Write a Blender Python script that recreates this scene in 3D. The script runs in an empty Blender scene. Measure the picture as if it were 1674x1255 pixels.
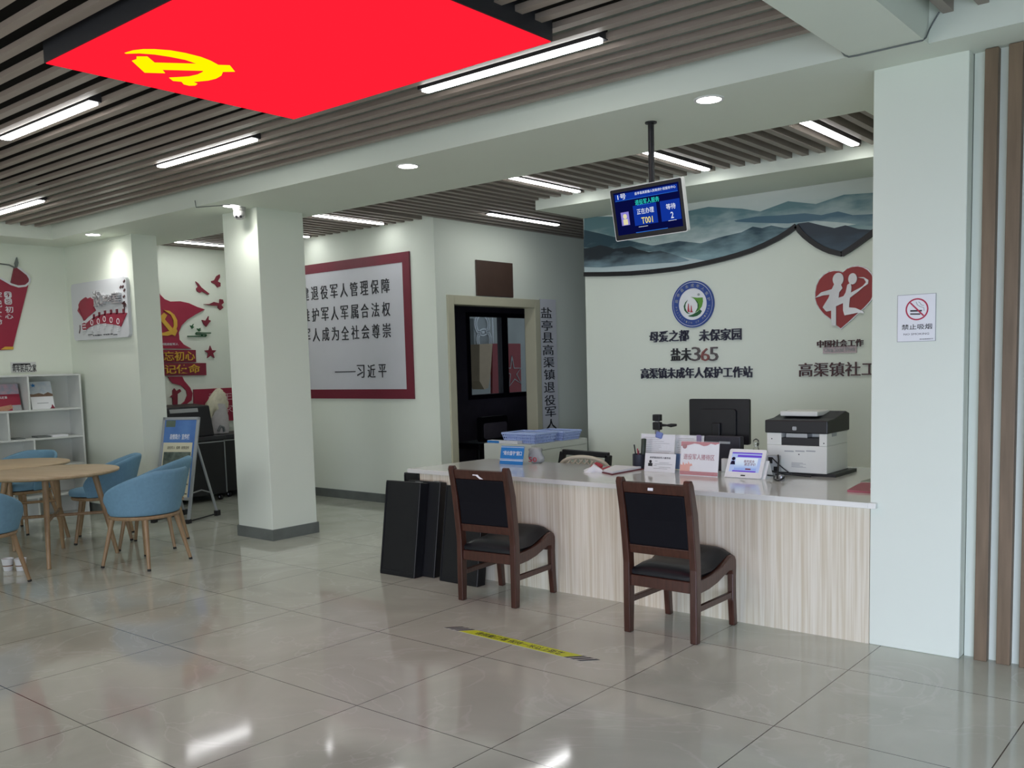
import bpy, bmesh, math, random
from mathutils import Vector, Matrix
random.seed(7)
SC = bpy.context.scene
COL = SC.collection
# ------------------------------------------------------------------ camera
W_PX, H_PX = 1674, 1255
F_PX, PITCH, ROLL, YAW, CX, CY = 1524.2955, -.0922520, -.0271883, -.6923646, 837.0, 734.1475
CAM_H = 1.52
_f = Vector((math.sin(YAW)*math.cos(PITCH), math.cos(YAW)*math.cos(PITCH), math.sin(PITCH)))
_r = Vector((math.cos(YAW), -math.sin(YAW), 0)); _u = _r.cross(_f)
RIGHT = math.cos(ROLL)*_r + math.sin(ROLL)*_u
UP = -math.sin(ROLL)*_r + math.cos(ROLL)*_u
FWD = _f
CAM = Vector((0, 0, CAM_H))
cd = bpy.data.cameras.new('camera'); cam = bpy.data.objects.new('camera', cd); COL.objects.link(cam)
cd.sensor_fit = 'HORIZONTAL'; cd.sensor_width = 36.0; cd.lens = F_PX/W_PX*36.0
cd.shift_y = (CY - H_PX/2)/W_PX; cd.clip_start = .05; cd.clip_end = 200
cam.matrix_world = Matrix(((RIGHT.x, UP.x, -FWD.x, 0), (RIGHT.y, UP.y, -FWD.y, 0), (RIGHT.z, UP.z, -FWD.z, CAM_H), (0, 0, 0, 1)))
SC.camera = cam
# ------------------------------------------------------------------ view, world, daylight
SC.view_settings.view_transform = 'Standard'; SC.view_settings.look = 'None'
SC.view_settings.gamma = 1.0; SC.view_settings.use_curve_mapping = False
SC.view_settings.exposure = 0.0
world = bpy.data.worlds.new('sky'); SC.world = world; world.use_nodes = True
wn = world.node_tree.nodes; wb = wn['Background']
wb.inputs[0].default_value = (.70, .86, 1.0, 1); wb.inputs[1].default_value = 0.55
def area(name, loc, rot, sx, sy, power, col):
    l = bpy.data.lights.new(name, 'AREA'); l.shape = 'RECTANGLE'; l.size = sx; l.size_y = sy; l.energy = power; l.color = col
    o = bpy.data.objects.new(name, l); COL.objects.link(o); o.location = loc; o.rotation_euler = rot
    return o
# daylight entering through the glazed shop front behind the camera
dl = area('daylight', (1.9, -2.4, 1.3), (math.radians(48), 0, math.radians(16)), 3.4, 2.3, 365, (.69, .765, 1.0)); dl.data.spread = math.radians(118)
area('fill_far_bay', (-4.4, -2.9, 1.3), (math.radians(70), 0, math.radians(22)), 3.0, 2.0, 115, (.94, .96, 1.0))  # added fill light to lift the left wall and seating side
TUBE_E, DOWN_E, SPOT_W = 21.5, 30.0, 23.0

# ------------------------------------------------------------------ pixel -> point on a known plane
def ray(px, py): return (RIGHT*(px-CX) - UP*(py-CY) + FWD*F_PX)
def AZ(px, py, z): d = ray(px, py); return CAM + d*((z-CAM_H)/d.z)
def AY(px, py, y): d = ray(px, py); return CAM + d*(y/d.y)
def AX(px, py, x): d = ray(px, py); return CAM + d*(x/d.x)

# ------------------------------------------------------------------ materials
def lin(h):
    h = h.lstrip('#'); v = [int(h[i:i+2], 16)/255 for i in (0, 2, 4)]
    return tuple(c/12.92 if c <= .04045 else ((c+.055)/1.055)**2.4 for c in v) + (1,)
def new_mat(name):
    m = bpy.data.materials.new(name); m.use_nodes = True
    return m, m.node_tree.nodes, m.node_tree.links, m.node_tree.nodes['Principled BSDF']
def mat(name, h, rough=.5, metal=0, spec=.5, noise=0, scale=8, stretch=None, bump=0, h2=None, coat=0, trans=0, alpha=1):
    m, n, l, b = new_mat(name)
    c = lin(h) if isinstance(h, str) else h
    b.inputs['Base Color'].default_value = c; b.inputs['Roughness'].default_value = rough
    b.inputs['Metallic'].default_value = metal; b.inputs['Specular IOR Level'].default_value = spec
    b.inputs['Coat Weight'].default_value = coat; b.inputs['Coat Roughness'].default_value = .08
    b.inputs['Transmission Weight'].default_value = trans; b.inputs['Alpha'].default_value = alpha
    if noise or h2 or bump:
        tc = n.new('ShaderNodeTexCoord'); mp = n.new('ShaderNodeMapping'); nz = n.new('ShaderNodeTexNoise')
        l.new(tc.outputs['Object'], mp.inputs[0]); l.new(mp.outputs[0], nz.inputs['Vector'])
        nz.inputs['Scale'].default_value = scale; nz.inputs['Detail'].default_value = 6
        if stretch: mp.inputs['Scale'].default_value = stretch
        if noise or h2:
            mx = n.new('ShaderNodeMix'); mx.data_type = 'RGBA'
            rp = n.new('ShaderNodeMapRange'); rp.inputs[1].default_value = .3; rp.inputs[2].default_value = .7
            l.new(nz.outputs['Fac'], rp.inputs[0]); l.new(rp.outputs[0], mx.inputs[0])
            c2 = lin(h2) if h2 else tuple(x*(1-noise) for x in c[:3]) + (1,)
            mx.inputs[6].default_value = c; mx.inputs[7].default_value = c2
            l.new(mx.outputs[2], b.inputs['Base Color'])
        if bump:
            bp = n.new('ShaderNodeBump'); bp.inputs['Strength'].default_value = bump; bp.inputs['Distance'].default_value = .01
            l.new(nz.outputs['Fac'], bp.inputs['Height']); l.new(bp.outputs[0], b.inputs['Normal'])
    return m
def emit(name, h, s, base=None):
    m, n, l, b = new_mat(name)
    c = lin(h) if isinstance(h, str) else h
    b.inputs['Base Color'].default_value = (base or (0, 0, 0, 1)); b.inputs['Emission Color'].default_value = c
    b.inputs['Emission Strength'].default_value = s; b.inputs['Roughness'].default_value = .3; b.inputs['Specular IOR Level'].default_value = 0
    return m
M = {}
M['wall'] = mat('white_wall_paint', '#DEE5D8', .75, spec=.2, noise=.03, scale=1.3)
M['void'] = mat('dark_ceiling_void', '#2A2827', .9, spec=.1, noise=.1)
M['slat'] = mat('brown_ceiling_slat', '#9A8C81', .42, spec=.45, noise=.12, scale=3, stretch=(1, 6, 6))
M['slat2'] = mat('brown_ceiling_slat_rear', '#93897F', .45, spec=.4, noise=.12, scale=3, stretch=(6, 1, 6))
M['tube'] = emit('tube_light_diffuser', '#FFFFFF', TUBE_E)
M['down'] = emit('downlight_diffuser', '#FFFBF4', DOWN_E)
M['grey_metal'] = mat('brushed_grey_metal', '#9A9C9E', .35, metal=.7, noise=.05)
M['dark_housing'] = mat('dark_lamp_housing', '#2A2A2E', .5, noise=.05)
M['white_plastic'] = mat('white_plastic', '#E4E5E2', .4, noise=.02)
M['skirting'] = mat('grey_marble_skirting', '#6A706C', .2, noise=.25, scale=6)
M['black'] = mat('black_plastic', '#0B0C11', .45, noise=.1)
M['blackfab'] = mat('black_fabric', '#14151C', .8, noise=.25, scale=60, bump=.2)
M['padfab'] = mat('black_pad_fabric', '#0C0D14', .75, spec=.2, noise=.2, scale=60)
M['leather'] = mat('black_leather', '#0E1116', .45, spec=.35, noise=.2, scale=25, bump=.15)
M['chairwood'] = mat('dark_red_brown_wood', '#4A2A20', .35, h2='#35190F', scale=5, stretch=(9, 9, 1.2), coat=.25)
M['post'] = mat('walnut_post', '#7A6751', .5, h2='#665642', scale=4, stretch=(8, 8, .7))
M['oak'] = mat('light_oak', '#BFAA89', .45, h2='#AC9472', scale=3, stretch=(1, 9, 9))
M['legwood'] = mat('golden_beech', '#A28866', .45, h2='#8A7052', scale=5, stretch=(9, 9, 1))
M['rubber'] = mat('black_rubber', '#222222', .8, noise=.1)
M['blue'] = mat('sky_blue_upholstery', '#6E97AF', .75, noise=.1, scale=40, bump=.1)
M['red'] = mat('crimson_board', '#96203C', .45, noise=.06)
M['redframe'] = mat('maroon_frame', '#7E2035', .45, noise=.06)
M['gold'] = mat('gold_lettering', '#D2A63C', .45, noise=.08)
M['ink'] = mat('black_lettering', '#1C1D24', .5, noise=.05)
M['navy'] = mat('navy_lettering', '#25263C', .45, noise=.05)
M['brownred'] = mat('dark_red_lettering', '#4B2A2C', .45, noise=.05)
M['white'] = mat('white_board', '#D6D8DC', .4, noise=.02)
M['paper'] = mat('white_paper', '#E6E8EA', .8, noise=.02)
M['silver'] = mat('silver_lettering', '#D0D2D4', .25, metal=.6, noise=.05)
M['shelfwhite'] = mat('white_laminate', '#D4D8D4', .5, noise=.02)
M['brownboard'] = mat('brown_board', '#4A382F', .5, noise=.12)
M['doorframe'] = mat('beige_door_frame', '#BDBBA2', .5, noise=.03)
M['darkroom'] = mat('dark_grey_surface', '#5E5962', .7, noise=.15)  # even dark grey, slightly mottled
M['darkframe'] = mat('dark_window_frame', '#16151F', .5, noise=.1)
M['counter'] = mat('white_quartz_top', '#D8D9D2', .12, noise=.03, coat=.3)
M['basket'] = mat('light_blue_plastic', '#A5B8E4', .5, noise=.03)
M['bluesign'] = mat('blue_sign', '#2277BE', .4, noise=.03)
M['teal'] = mat('pale_teal_print', '#7FA6A4', .5, noise=.1)
M['cabinet'] = mat('pale_steel_cabinet', '#BFC4BC', .45, noise=.03)
M['red2'] = mat('signal_red', '#B4414C', .5, noise=.04)
M['redbrochure'] = mat('dusty_red_paper', '#A0505C', .5, noise=.04)
M['green'] = mat('leaf_green', '#5F9A35', .5, noise=.05)
M['dgreen'] = mat('dark_green', '#1F5B33', .5, noise=.05)
M['royal'] = mat('royal_blue', '#2C4A94', .45, noise=.05)
M['heart'] = mat('brick_red', '#942A2B', .45, noise=.05)
M['yellow'] = mat('yellow_tape', '#C9D316', .5, noise=.05)
M['glass'] = mat('clear_glass', '#FFFFFF', .02, trans=1)
M['acrylic'] = mat('clear_acrylic', '#FFFFFF', .05, alpha=.12)
M['smoke'] = mat('pale_grey_print', '#9FA3A3', .6, noise=.03)
M['cam'] = mat('pale_grey_plastic', '#A9AAA8', .45, noise=.03)
M['printer'] = mat('off_white_plastic', '#D6D8D0', .45, noise=.02)
M['rattan'] = mat('cream_rattan', '#D0C7B2', .6, noise=.1)
M['rope'] = mat('grey_cable', '#6A706E', .6, noise=.05)

def tile_floor():
    m, n, l, b = new_mat('polished_grey_floor_tiles')
    tc = n.new('ShaderNodeTexCoord'); sep = n.new('ShaderNodeSeparateXYZ'); l.new(tc.outputs['Object'], sep.inputs[0])
    def line(axis, off, pitch):
        a = n.new('ShaderNodeMath'); a.operation = 'SUBTRACT'; l.new(sep.outputs[axis], a.inputs[0]); a.inputs[1].default_value = off
        w = n.new('ShaderNodeMath'); w.operation = 'PINGPONG'; l.new(a.outputs[0], w.inputs[0]); w.inputs[1].default_value = pitch/2
        c = n.new('ShaderNodeMath'); c.operation = 'LESS_THAN'; l.new(w.outputs[0], c.inputs[0]); c.inputs[1].default_value = .0024
        return c
    ax, ay = line(0, -1.57, .801), line(1, 1.822, .857)
    mxl = n.new('ShaderNodeMath'); mxl.operation = 'MAXIMUM'; l.new(ax.outputs[0], mxl.inputs[0]); l.new(ay.outputs[0], mxl.inputs[1])
    # cloudy marble figure
    nz = n.new('ShaderNodeTexNoise'); nz.inputs['Scale'].default_value = 1.4; nz.inputs['Detail'].default_value = 8; nz.inputs['Distortion'].default_value = 1.2
    l.new(tc.outputs['Object'], nz.inputs['Vector'])
    cr = n.new('ShaderNodeValToRGB'); l.new(nz.outputs['Fac'], cr.inputs[0])
    cr.color_ramp.elements[0].position = .3; cr.color_ramp.elements[0].color = lin('#B0B4A6')
    cr.color_ramp.elements[1].position = .75; cr.color_ramp.elements[1].color = lin('#C5C8BB')
    # thin pale veins
    nv = n.new('ShaderNodeTexNoise'); nv.inputs['Scale'].default_value = .9; nv.inputs['Detail'].default_value = 7; nv.inputs['Distortion'].default_value = 2.2
    l.new(tc.outputs['Object'], nv.inputs['Vector'])
    sb = n.new('ShaderNodeMath'); sb.operation = 'SUBTRACT'; l.new(nv.outputs['Fac'], sb.inputs[0]); sb.inputs[1].default_value = .5
    ab = n.new('ShaderNodeMath'); ab.operation = 'ABSOLUTE'; l.new(sb.outputs[0], ab.inputs[0])
    vr = n.new('ShaderNodeMapRange'); l.new(ab.outputs[0], vr.inputs[0]); vr.inputs[1].default_value = 0; vr.inputs[2].default_value = .012; vr.inputs[3].default_value = .28; vr.inputs[4].default_value = 0
    mv = n.new('ShaderNodeMix'); mv.data_type = 'RGBA'; l.new(vr.outputs[0], mv.inputs[0]); l.new(cr.outputs[0], mv.inputs[6]); mv.inputs[7].default_value = lin('#D8D8D2')
    mg = n.new('ShaderNodeMix'); mg.data_type = 'RGBA'; l.new(mxl.outputs[0], mg.inputs[0]); l.new(mv.outputs[2], mg.inputs[6]); mg.inputs[7].default_value = lin('#3A3733')
    l.new(mg.outputs[2], b.inputs['Base Color'])
    rr = n.new('ShaderNodeMapRange'); l.new(nz.outputs['Fac'], rr.inputs[0]); rr.inputs[3].default_value = .045; rr.inputs[4].default_value = .11
    l.new(rr.outputs[0], b.inputs['Roughness']); b.inputs['Specular IOR Level'].default_value = .6
    wv = n.new('ShaderNodeTexNoise'); wv.inputs['Scale'].default_value = 2.5; wv.inputs['Detail'].default_value = 1; l.new(tc.outputs['Object'], wv.inputs['Vector'])
    bp = n.new('ShaderNodeBump'); bp.inputs['Strength'].default_value = .03; bp.inputs['Distance'].default_value = .02; l.new(wv.outputs['Fac'], bp.inputs['Height']); l.new(bp.outputs[0], b.inputs['Normal'])
    return m
M['floor'] = tile_floor()
def striped_panel():
    m, n, l, b = new_mat('cream_striped_laminate')
    tc = n.new('ShaderNodeTexCoord'); mp = n.new('ShaderNodeMapping'); l.new(tc.outputs['Object'], mp.inputs[0]); mp.inputs['Scale'].default_value = (26, 26, .5)
    nz = n.new('ShaderNodeTexNoise'); nz.inputs['Scale'].default_value = 3; nz.inputs['Detail'].default_value = 4; l.new(mp.outputs[0], nz.inputs['Vector'])
    cr = n.new('ShaderNodeValToRGB'); l.new(nz.outputs['Fac'], cr.inputs[0])
    cr.color_ramp.elements[0].position = .35; cr.color_ramp.elements[0].color = lin('#C9BEA5')
    cr.color_ramp.elements[1].position = .62; cr.color_ramp.elements[1].color = lin('#DED8C6')
    l.new(cr.outputs[0], b.inputs['Base Color']); b.inputs['Roughness'].default_value = .4
    return m
M['stripe'] = striped_panel()
def ridge_mat(name, dark, mist, k=1.0):
    """painted mountain range: ink at the ridge, thinning to mist lower down (a printed wash, on the mural itself)"""
    m, n, l, b = new_mat(name)
    tc = n.new('ShaderNodeTexCoord'); sp = n.new('ShaderNodeSeparateXYZ'); l.new(tc.outputs['Generated'], sp.inputs[0])
    mp = n.new('ShaderNodeMapping'); mp.inputs['Scale'].default_value = (1.5, 1, 5); l.new(tc.outputs['Object'], mp.inputs[0])
    nz = n.new('ShaderNodeTexNoise'); nz.inputs['Scale'].default_value = 2.2; nz.inputs['Detail'].default_value = 7; l.new(mp.outputs[0], nz.inputs['Vector'])
    ad = n.new('ShaderNodeMath'); ad.operation = 'MULTIPLY_ADD'; l.new(nz.outputs['Fac'], ad.inputs[0]); ad.inputs[1].default_value = 1.1; ad.inputs[2].default_value = -.55
    sm = n.new('ShaderNodeMath'); l.new(sp.outputs[2], sm.inputs[0]); l.new(ad.outputs[0], sm.inputs[1])
    rp = n.new('ShaderNodeMapRange'); l.new(sm.outputs[0], rp.inputs[0]); rp.inputs[1].default_value = -.05; rp.inputs[2].default_value = .62*k
    mx = n.new('ShaderNodeMix'); mx.data_type = 'RGBA'; l.new(rp.outputs[0], mx.inputs[0]); mx.inputs[6].default_value = lin(mist); mx.inputs[7].default_value = lin(dark)
    l.new(mx.outputs[2], b.inputs['Base Color']); b.inputs['Roughness'].default_value = .45
    return m
def ramp_mat(name, stops, axis=2, rough=.5, coord='Generated', noise=.25, scale=3, emission=0):
    m, n, l, b = new_mat(name)
    tc = n.new('ShaderNodeTexCoord'); sp = n.new('ShaderNodeSeparateXYZ'); l.new(tc.outputs[coord], sp.inputs[0])
    nz = n.new('ShaderNodeTexNoise'); nz.inputs['Scale'].default_value = scale; nz.inputs['Detail'].default_value = 6; l.new(tc.outputs[coord], nz.inputs['Vector'])
    ad = n.new('ShaderNodeMath'); ad.operation = 'MULTIPLY_ADD'; l.new(nz.outputs['Fac'], ad.inputs[0]); ad.inputs[1].default_value = noise; ad.inputs[2].default_value = -noise/2
    sm = n.new('ShaderNodeMath'); l.new(sp.outputs[axis], sm.inputs[0]); l.new(ad.outputs[0], sm.inputs[1])
    cr = n.new('ShaderNodeValToRGB'); l.new(sm.outputs[0], cr.inputs[0])
    e = cr.color_ramp.elements
    while len(e) < len(stops): e.new(.5)
    for i, (p, h) in enumerate(stops): e[i].position = p; e[i].color = lin(h)
    if emission:
        l.new(cr.outputs[0], b.inputs['Emission Color']); b.inputs['Emission Strength'].default_value = emission; b.inputs['Base Color'].default_value = (.01, .01, .01, 1)
    else: l.new(cr.outputs[0], b.inputs['Base Color'])
    b.inputs['Roughness'].default_value = rough
    return m

# ------------------------------------------------------------------ frames and mesh builder
class Fr:
    def __init__(s, o, ax, ay, an): s.o, s.ax, s.ay, s.an = Vector(o), Vector(ax), Vector(ay), Vector(an)
    def p(s, a, b, n=0): return s.o + s.ax*a + s.ay*b + s.an*n
def FY(y): return Fr((0, y, 0), (1, 0, 0), (0, 0, 1), (0, -1, 0))        # wall facing the entrance (-Y)
def FX(x): return Fr((x, 0, 0), (0, 1, 0), (0, 0, 1), (1, 0, 0))         # wall facing +X
def FZ(z): return Fr((0, 0, z), (1, 0, 0), (0, 1, 0), (0, 0, 1))
def FZd(z): return Fr((0, 0, z), (1, 0, 0), (0, 1, 0), (0, 0, -1))
def quad_frame(tl, tr, bl):
    """frame on a tilted board: origin bottom-left corner, axes in metres"""
    ax = (tr-tl); w = ax.length; ax = ax/w; ay = (tl-bl); h = ay.length; ay = ay/h
    return Fr(bl, ax, ay, ax.cross(ay)), w, h
def rotmat(rx=0, ry=0, rz=0): return (Matrix.Rotation(rz, 3, 'Z') @ Matrix.Rotation(ry, 3, 'Y') @ Matrix.Rotation(rx, 3, 'X'))
_textcache = {}
def text_geo(s, bold=0, spacing=1.0):
    bold = min(bold, .008); k = (s, bold, spacing)
    if k in _textcache: return _textcache[k]
    c = bpy.data.curves.new('tmp_text', 'FONT'); c.body = s; c.resolution_u = 2; c.offset = bold; c.space_character = spacing; c.fill_mode = 'FRONT'
    o = bpy.data.objects.new('tmp_text', c); COL.objects.link(o)
    bpy.context.view_layer.update()
    me = bpy.data.meshes.new_from_object(o.evaluated_get(bpy.context.evaluated_depsgraph_get()))
    v = [tuple(q.co[:2]) for q in me.vertices]; f = [tuple(p.vertices) for p in me.polygons]
    bpy.data.objects.remove(o); bpy.data.curves.remove(c); bpy.data.meshes.remove(me)
    _textcache[k] = (v, f); return v, f
class MB:
    def __init__(s): s.v, s.f = [], []
    def add(s, vs, fs):
        k = len(s.v); s.v += [Vector(q) for q in vs]; s.f += [tuple(i+k for i in f) for f in fs]; return s
    def box(s, lo, hi):
        x0, y0, z0 = lo; x1, y1, z1 = hi
        return s.add([(x0,y0,z0),(x1,y0,z0),(x1,y1,z0),(x0,y1,z0),(x0,y0,z1),(x1,y0,z1),(x1,y1,z1),(x0,y1,z1)],
                     [(0,3,2,1),(4,5,6,7),(0,1,5,4),(1,2,6,5),(2,3,7,6),(3,0,4,7)])
    def obox(s, c, size, R=None):
        R = R or Matrix.Identity(3); h = Vector(size)/2; c = Vector(c)
        vs = [c + R @ Vector((sx*h.x, sy*h.y, sz*h.z)) for sz in (-1, 1) for sx, sy in ((-1,-1),(1,-1),(1,1),(-1,1))]
        return s.add(vs, [(0,3,2,1),(4,5,6,7),(0,1,5,4),(1,2,6,5),(2,3,7,6),(3,0,4,7)])
    def tube(s, pts, r, n=8, caps=True, sq=None):
        pts = [Vector(p) for p in pts]; rs = r if isinstance(r, (list, tuple)) else [r]*len(pts)
        vs, fs = [], []; m = len(pts); prev = None
        for i, p in enumerate(pts):
            t = (pts[min(i+1, m-1)] - pts[max(i-1, 0)]).normalized()
            if prev is None:
                a = Vector((0, 0, 1)) if abs(t.z) < .9 else Vector((1, 0, 0)); u = t.cross(a).normalized()
            else: u = (prev - t*prev.dot(t)).normalized()
            prev = u; w = t.cross(u)
            for k in range(n):
                g = 2*math.pi*k/n; vs.append(p + (u*math.cos(g) + w*math.sin(g))*rs[i])
        for i in range(m-1):
            for k in range(n): fs.append((i*n+k, i*n+(k+1)%n, (i+1)*n+(k+1)%n, (i+1)*n+k))
        if caps: fs += [tuple(range(n))[::-1], tuple(range((m-1)*n, m*n))]
        return s.add(vs, fs)
    def sweep(s, prof, y0, y1, ax='x'):
        """prof: 2D outline (a,z) extruded along the other horizontal axis"""
        n = len(prof)
        if ax == 'x': vs = [(y0, a, z) for a, z in prof] + [(y1, a, z) for a, z in prof]
        else: vs = [(a, y0, z) for a, z in prof] + [(a, y1, z) for a, z in prof]
        return s.add(vs, [tuple(range(n))[::-1], tuple(range(n, 2*n))] + [(i, (i+1)%n, n+(i+1)%n, n+i) for i in range(n)])
    def cyl(s, c, r, h, n=20, r2=None, axis='z'):
        c = Vector(c); d = {'x': Vector((1,0,0)), 'y': Vector((0,1,0)), 'z': Vector((0,0,1))}[axis]
        return s.tube([c, c+d*h], [r, r if r2 is None else r2], n)
    def lathe(s, prof, c=(0,0,0), n=24):
        c = Vector(c); vs, fs = [], []
        for r, z in prof:
            for k in range(n): g = 2*math.pi*k/n; vs.append(c + Vector((r*math.cos(g), r*math.sin(g), z)))
        for i in range(len(prof)-1):
            for k in range(n): fs.append((i*n+k, i*n+(k+1)%n, (i+1)*n+(k+1)%n, (i+1)*n+k))
        fs += [tuple(range(n))[::-1], tuple(range((len(prof)-1)*n, len(prof)*n))]
        return s.add(vs, fs)
    def prism(s, fr, poly, n0, n1):
        bm = bmesh.new(); vs = [bm.verts.new(fr.p(a, b, n1)) for a, b in poly]
        f = bm.faces.new(vs); f.normal_update(); r = bmesh.ops.triangulate(bm, faces=[f]); bm.verts.index_update()
        top = [tuple(v.index for v in g.verts) for g in bm.faces]; k = len(poly)
        V = [fr.p(a, b, n1) for a, b in poly] + [fr.p(a, b, n0) for a, b in poly]; bm.free()
        return s.add(V, top + [tuple(i+k for i in g)[::-1] for g in top] + [(i, (i+1)%k, k+(i+1)%k, k+i) for i in range(k)])
    def rect(s, fr, a0, a1, b0, b1, n0, n1): return s.prism(fr, [(a0,b0),(a1,b0),(a1,b1),(a0,b1)], n0, n1)
    def rrect(s, fr, a0, a1, b0, b1, r, n0, n1, k=5):
        P = []
        for cx, cy, g0 in ((a1-r, b0+r, -90), (a1-r, b1-r, 0), (a0+r, b1-r, 90), (a0+r, b0+r, 180)):
            for i in range(k+1): g = math.radians(g0 + 90*i/k); P.append((cx+r*math.cos(g), cy+r*math.sin(g)))
        return s.prism(fr, P, n0, n1)
    def disc(s, fr, ca, cb, r, n0, n1, n=40, rb=None):
        rb = rb or r; return s.prism(fr, [(ca+r*math.cos(2*math.pi*i/n), cb+rb*math.sin(2*math.pi*i/n)) for i in range(n)], n0, n1)
    def ring(s, fr, ca, cb, r0, r1, n0, n1, n=48):
        vs, fs = [], []
        for i in range(n):
            g = 2*math.pi*i/n; c, q = math.cos(g), math.sin(g)
            vs += [fr.p(ca+r0*c, cb+r0*q, n1), fr.p(ca+r1*c, cb+r1*q, n1), fr.p(ca+r1*c, cb+r1*q, n0), fr.p(ca+r0*c, cb+r0*q, n0)]
        for i in range(n):
            a, b = 4*i, 4*((i+1)%n)
            fs += [(a, a+1, b+1, b), (a+1, a+2, b+2, b+1), (a+2, a+3, b+3, b+2), (a+3, a, b, b+3)]
        return s.add(vs, fs)
    def band(s, fr, pts, w, n0, n1):
        """ribbon along a 2D polyline"""
        L, R = [], []
        for i, (x, y) in enumerate(pts):
            x0, y0 = pts[max(i-1, 0)]; x1, y1 = pts[min(i+1, len(pts)-1)]; d = math.hypot(x1-x0, y1-y0) or 1
            nx, ny = -(y1-y0)/d, (x1-x0)/d; ww = w[i] if isinstance(w, (list, tuple)) else w
            L.append((x+nx*ww/2, y+ny*ww/2)); R.append((x-nx*ww/2, y-ny*ww/2))
        return s.prism(fr, L + R[::-1], n0, n1)
    def text(s, fr, t, a0, a1, b0, b1, n0, n1, bold=0, rot=0, spacing=1.0):
        v, f = text_geo(t, bold, spacing)
        xs = [q[0] for q in v]; ys = [q[1] for q in v]; x0, x1, y0, y1 = min(xs), max(xs), min(ys), max(ys)
        P = [(a0+(x-x0)/(x1-x0)*(a1-a0), b0+(y-y0)/(y1-y0)*(b1-b0)) for x, y in v]
        if rot:
            ca, cb = (a0+a1)/2, (b0+b1)/2; c, q = math.cos(rot), math.sin(rot)
            P = [(ca+(a-ca)*c-(b-cb)*q, cb+(a-ca)*q+(b-cb)*c) for a, b in P]
        k = len(P); V = [fr.p(a, b, n1) for a, b in P]; F = list(f)
        if n0 != n1:
            cnt = {}
            for g in f:
                for i in range(len(g)):
                    e = (g[i], g[(i+1) % len(g)]); cnt[e] = cnt.get(e, 0)+1
            V += [fr.p(a, b, n0) for a, b in P]
            F += [(e[1], e[0], e[0]+k, e[1]+k) for e in cnt if (e[1], e[0]) not in cnt]
        return s.add(V, F)
    def build(s, name, m, parent=None, world=True, bevel=0, smooth=None, sub=0, solid=0, seg=2, kind=None, fix=True):
        if parent is not None and world:
            mw = Matrix.Identity(4); q = parent
            while q is not None: mw = (Matrix.Translation(q.location) @ q.rotation_euler.to_matrix().to_4x4()) @ mw; q = q.parent
            inv = mw.inverted()
            vs = [inv @ q for q in s.v]
        else: vs = s.v
        me = bpy.data.meshes.new(name); me.from_pydata(vs, [], s.f); me.validate()
        if fix:
            bm = bmesh.new(); bm.from_mesh(me); bmesh.ops.recalc_face_normals(bm, faces=bm.faces); bm.to_mesh(me); bm.free()
        me.materials.append(M[m] if isinstance(m, str) else m)
        if smooth is not None:
            for p in me.polygons: p.use_smooth = True
            me.set_sharp_from_angle(angle=math.radians(smooth))
        o = bpy.data.objects.new(name, me); COL.objects.link(o)
        if parent is not None: o.parent = parent
        if solid:
            md = o.modifiers.new('thickness', 'SOLIDIFY'); md.thickness = solid; md.offset = 0
        if bevel:
            md = o.modifiers.new('edges', 'BEVEL'); md.width = bevel; md.segments = seg; md.limit_method = 'ANGLE'; md.angle_limit = math.radians(40)
        if sub:
            md = o.modifiers.new('round', 'SUBSURF'); md.levels = sub; md.render_levels = sub
        if kind: o['kind'] = kind
        return o
def thing(name, label, cat, loc=(0, 0, 0), rz=0, group=None):
    o = bpy.data.objects.new(name, None); COL.objects.link(o); o.empty_display_size = .1
    o.location = loc; o.rotation_euler = (0, 0, rz); tag(o, label, cat, group); return o
def tag(o, label, cat, group=None):
    o['label'] = label; o['category'] = cat
    if group: o['group'] = group
    return o
def dup(root, loc, rz, label):
    r = root.copy(); COL.objects.link(r); r.location = loc; r.rotation_euler = (0, 0, rz); r['label'] = label
    for ch in [c for c in bpy.data.objects if c.parent == root]:
        c = ch.copy(); COL.objects.link(c); c.parent = r
        for g in [q for q in bpy.data.objects if q.parent == ch]:
            d = g.copy(); COL.objects.link(d); d.parent = c
    return r
def struct(name, mb, m, **k): return mb.build(name, m, kind='structure', **k)
def pxY(y, pts, sc=1, ox=0, oy=0): return [(q.x, q.z) for q in (AY(ox+a/sc, oy+b/sc, y) for a, b in pts)]
def pxX(x, pts, sc=1, ox=0, oy=0): return [(q.y, q.z) for q in (AX(ox+a/sc, oy+b/sc, x) for a, b in pts)]

# ================================================================== SETTING
XL, YP, YB, XC, YQ, YL = -10.42, 4.858, 4.93, -6.81, 7.044, 7.852
ZB, ZS, ZV = 2.915, 3.03, 3.45
struct('floor', MB().box((-14, -3.6, -.1), (5, 13, 0)), 'floor')
struct('wall_left', MB().box((XL-.15, -3.2, 0), (XL, YB, ZV)).box((XL-.15, YB, 0), (XL, YQ+.02, ZV)), 'wall')
struct('wall_pier', MB().box((XL, YB, 0), (-8.985, 5.205, ZV)), 'wall')
struct('wall_back', MB().box((XL-.15, YQ, 0), (XC, YQ+.12, ZV)), 'wall')
DY0, DY1, DZ = 7.284, 8.69, 2.165     # door opening in the wall that runs back beside the counter
struct('wall_door', MB().box((XC-.12, YQ+.12, 0), (XC, DY0, ZV)).box((XC-.12, DY1, 0), (XC, 12.4, ZV)).box((XC-.12, DY0, DZ), (XC, DY1, ZV)), 'wall')
struct('wall_logo', MB().box((-5.49, YL, 0), (3.2, YL+.12, ZV)), 'wall')
struct('wall_passage', MB().box((XC, 12.3, 0), (3.2, 12.4, ZV)), 'wall')
struct('wall_right', MB().box((-1.185, 4.935, 0), (3.6, 5.06, ZV)).box((3.5, -3.2, 0), (3.6, 4.935, ZV)), 'wall')
struct('wall_counter_side', MB().box((-1.3, 5.3, 0), (-1.18, YL, ZV)), 'wall')
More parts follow.
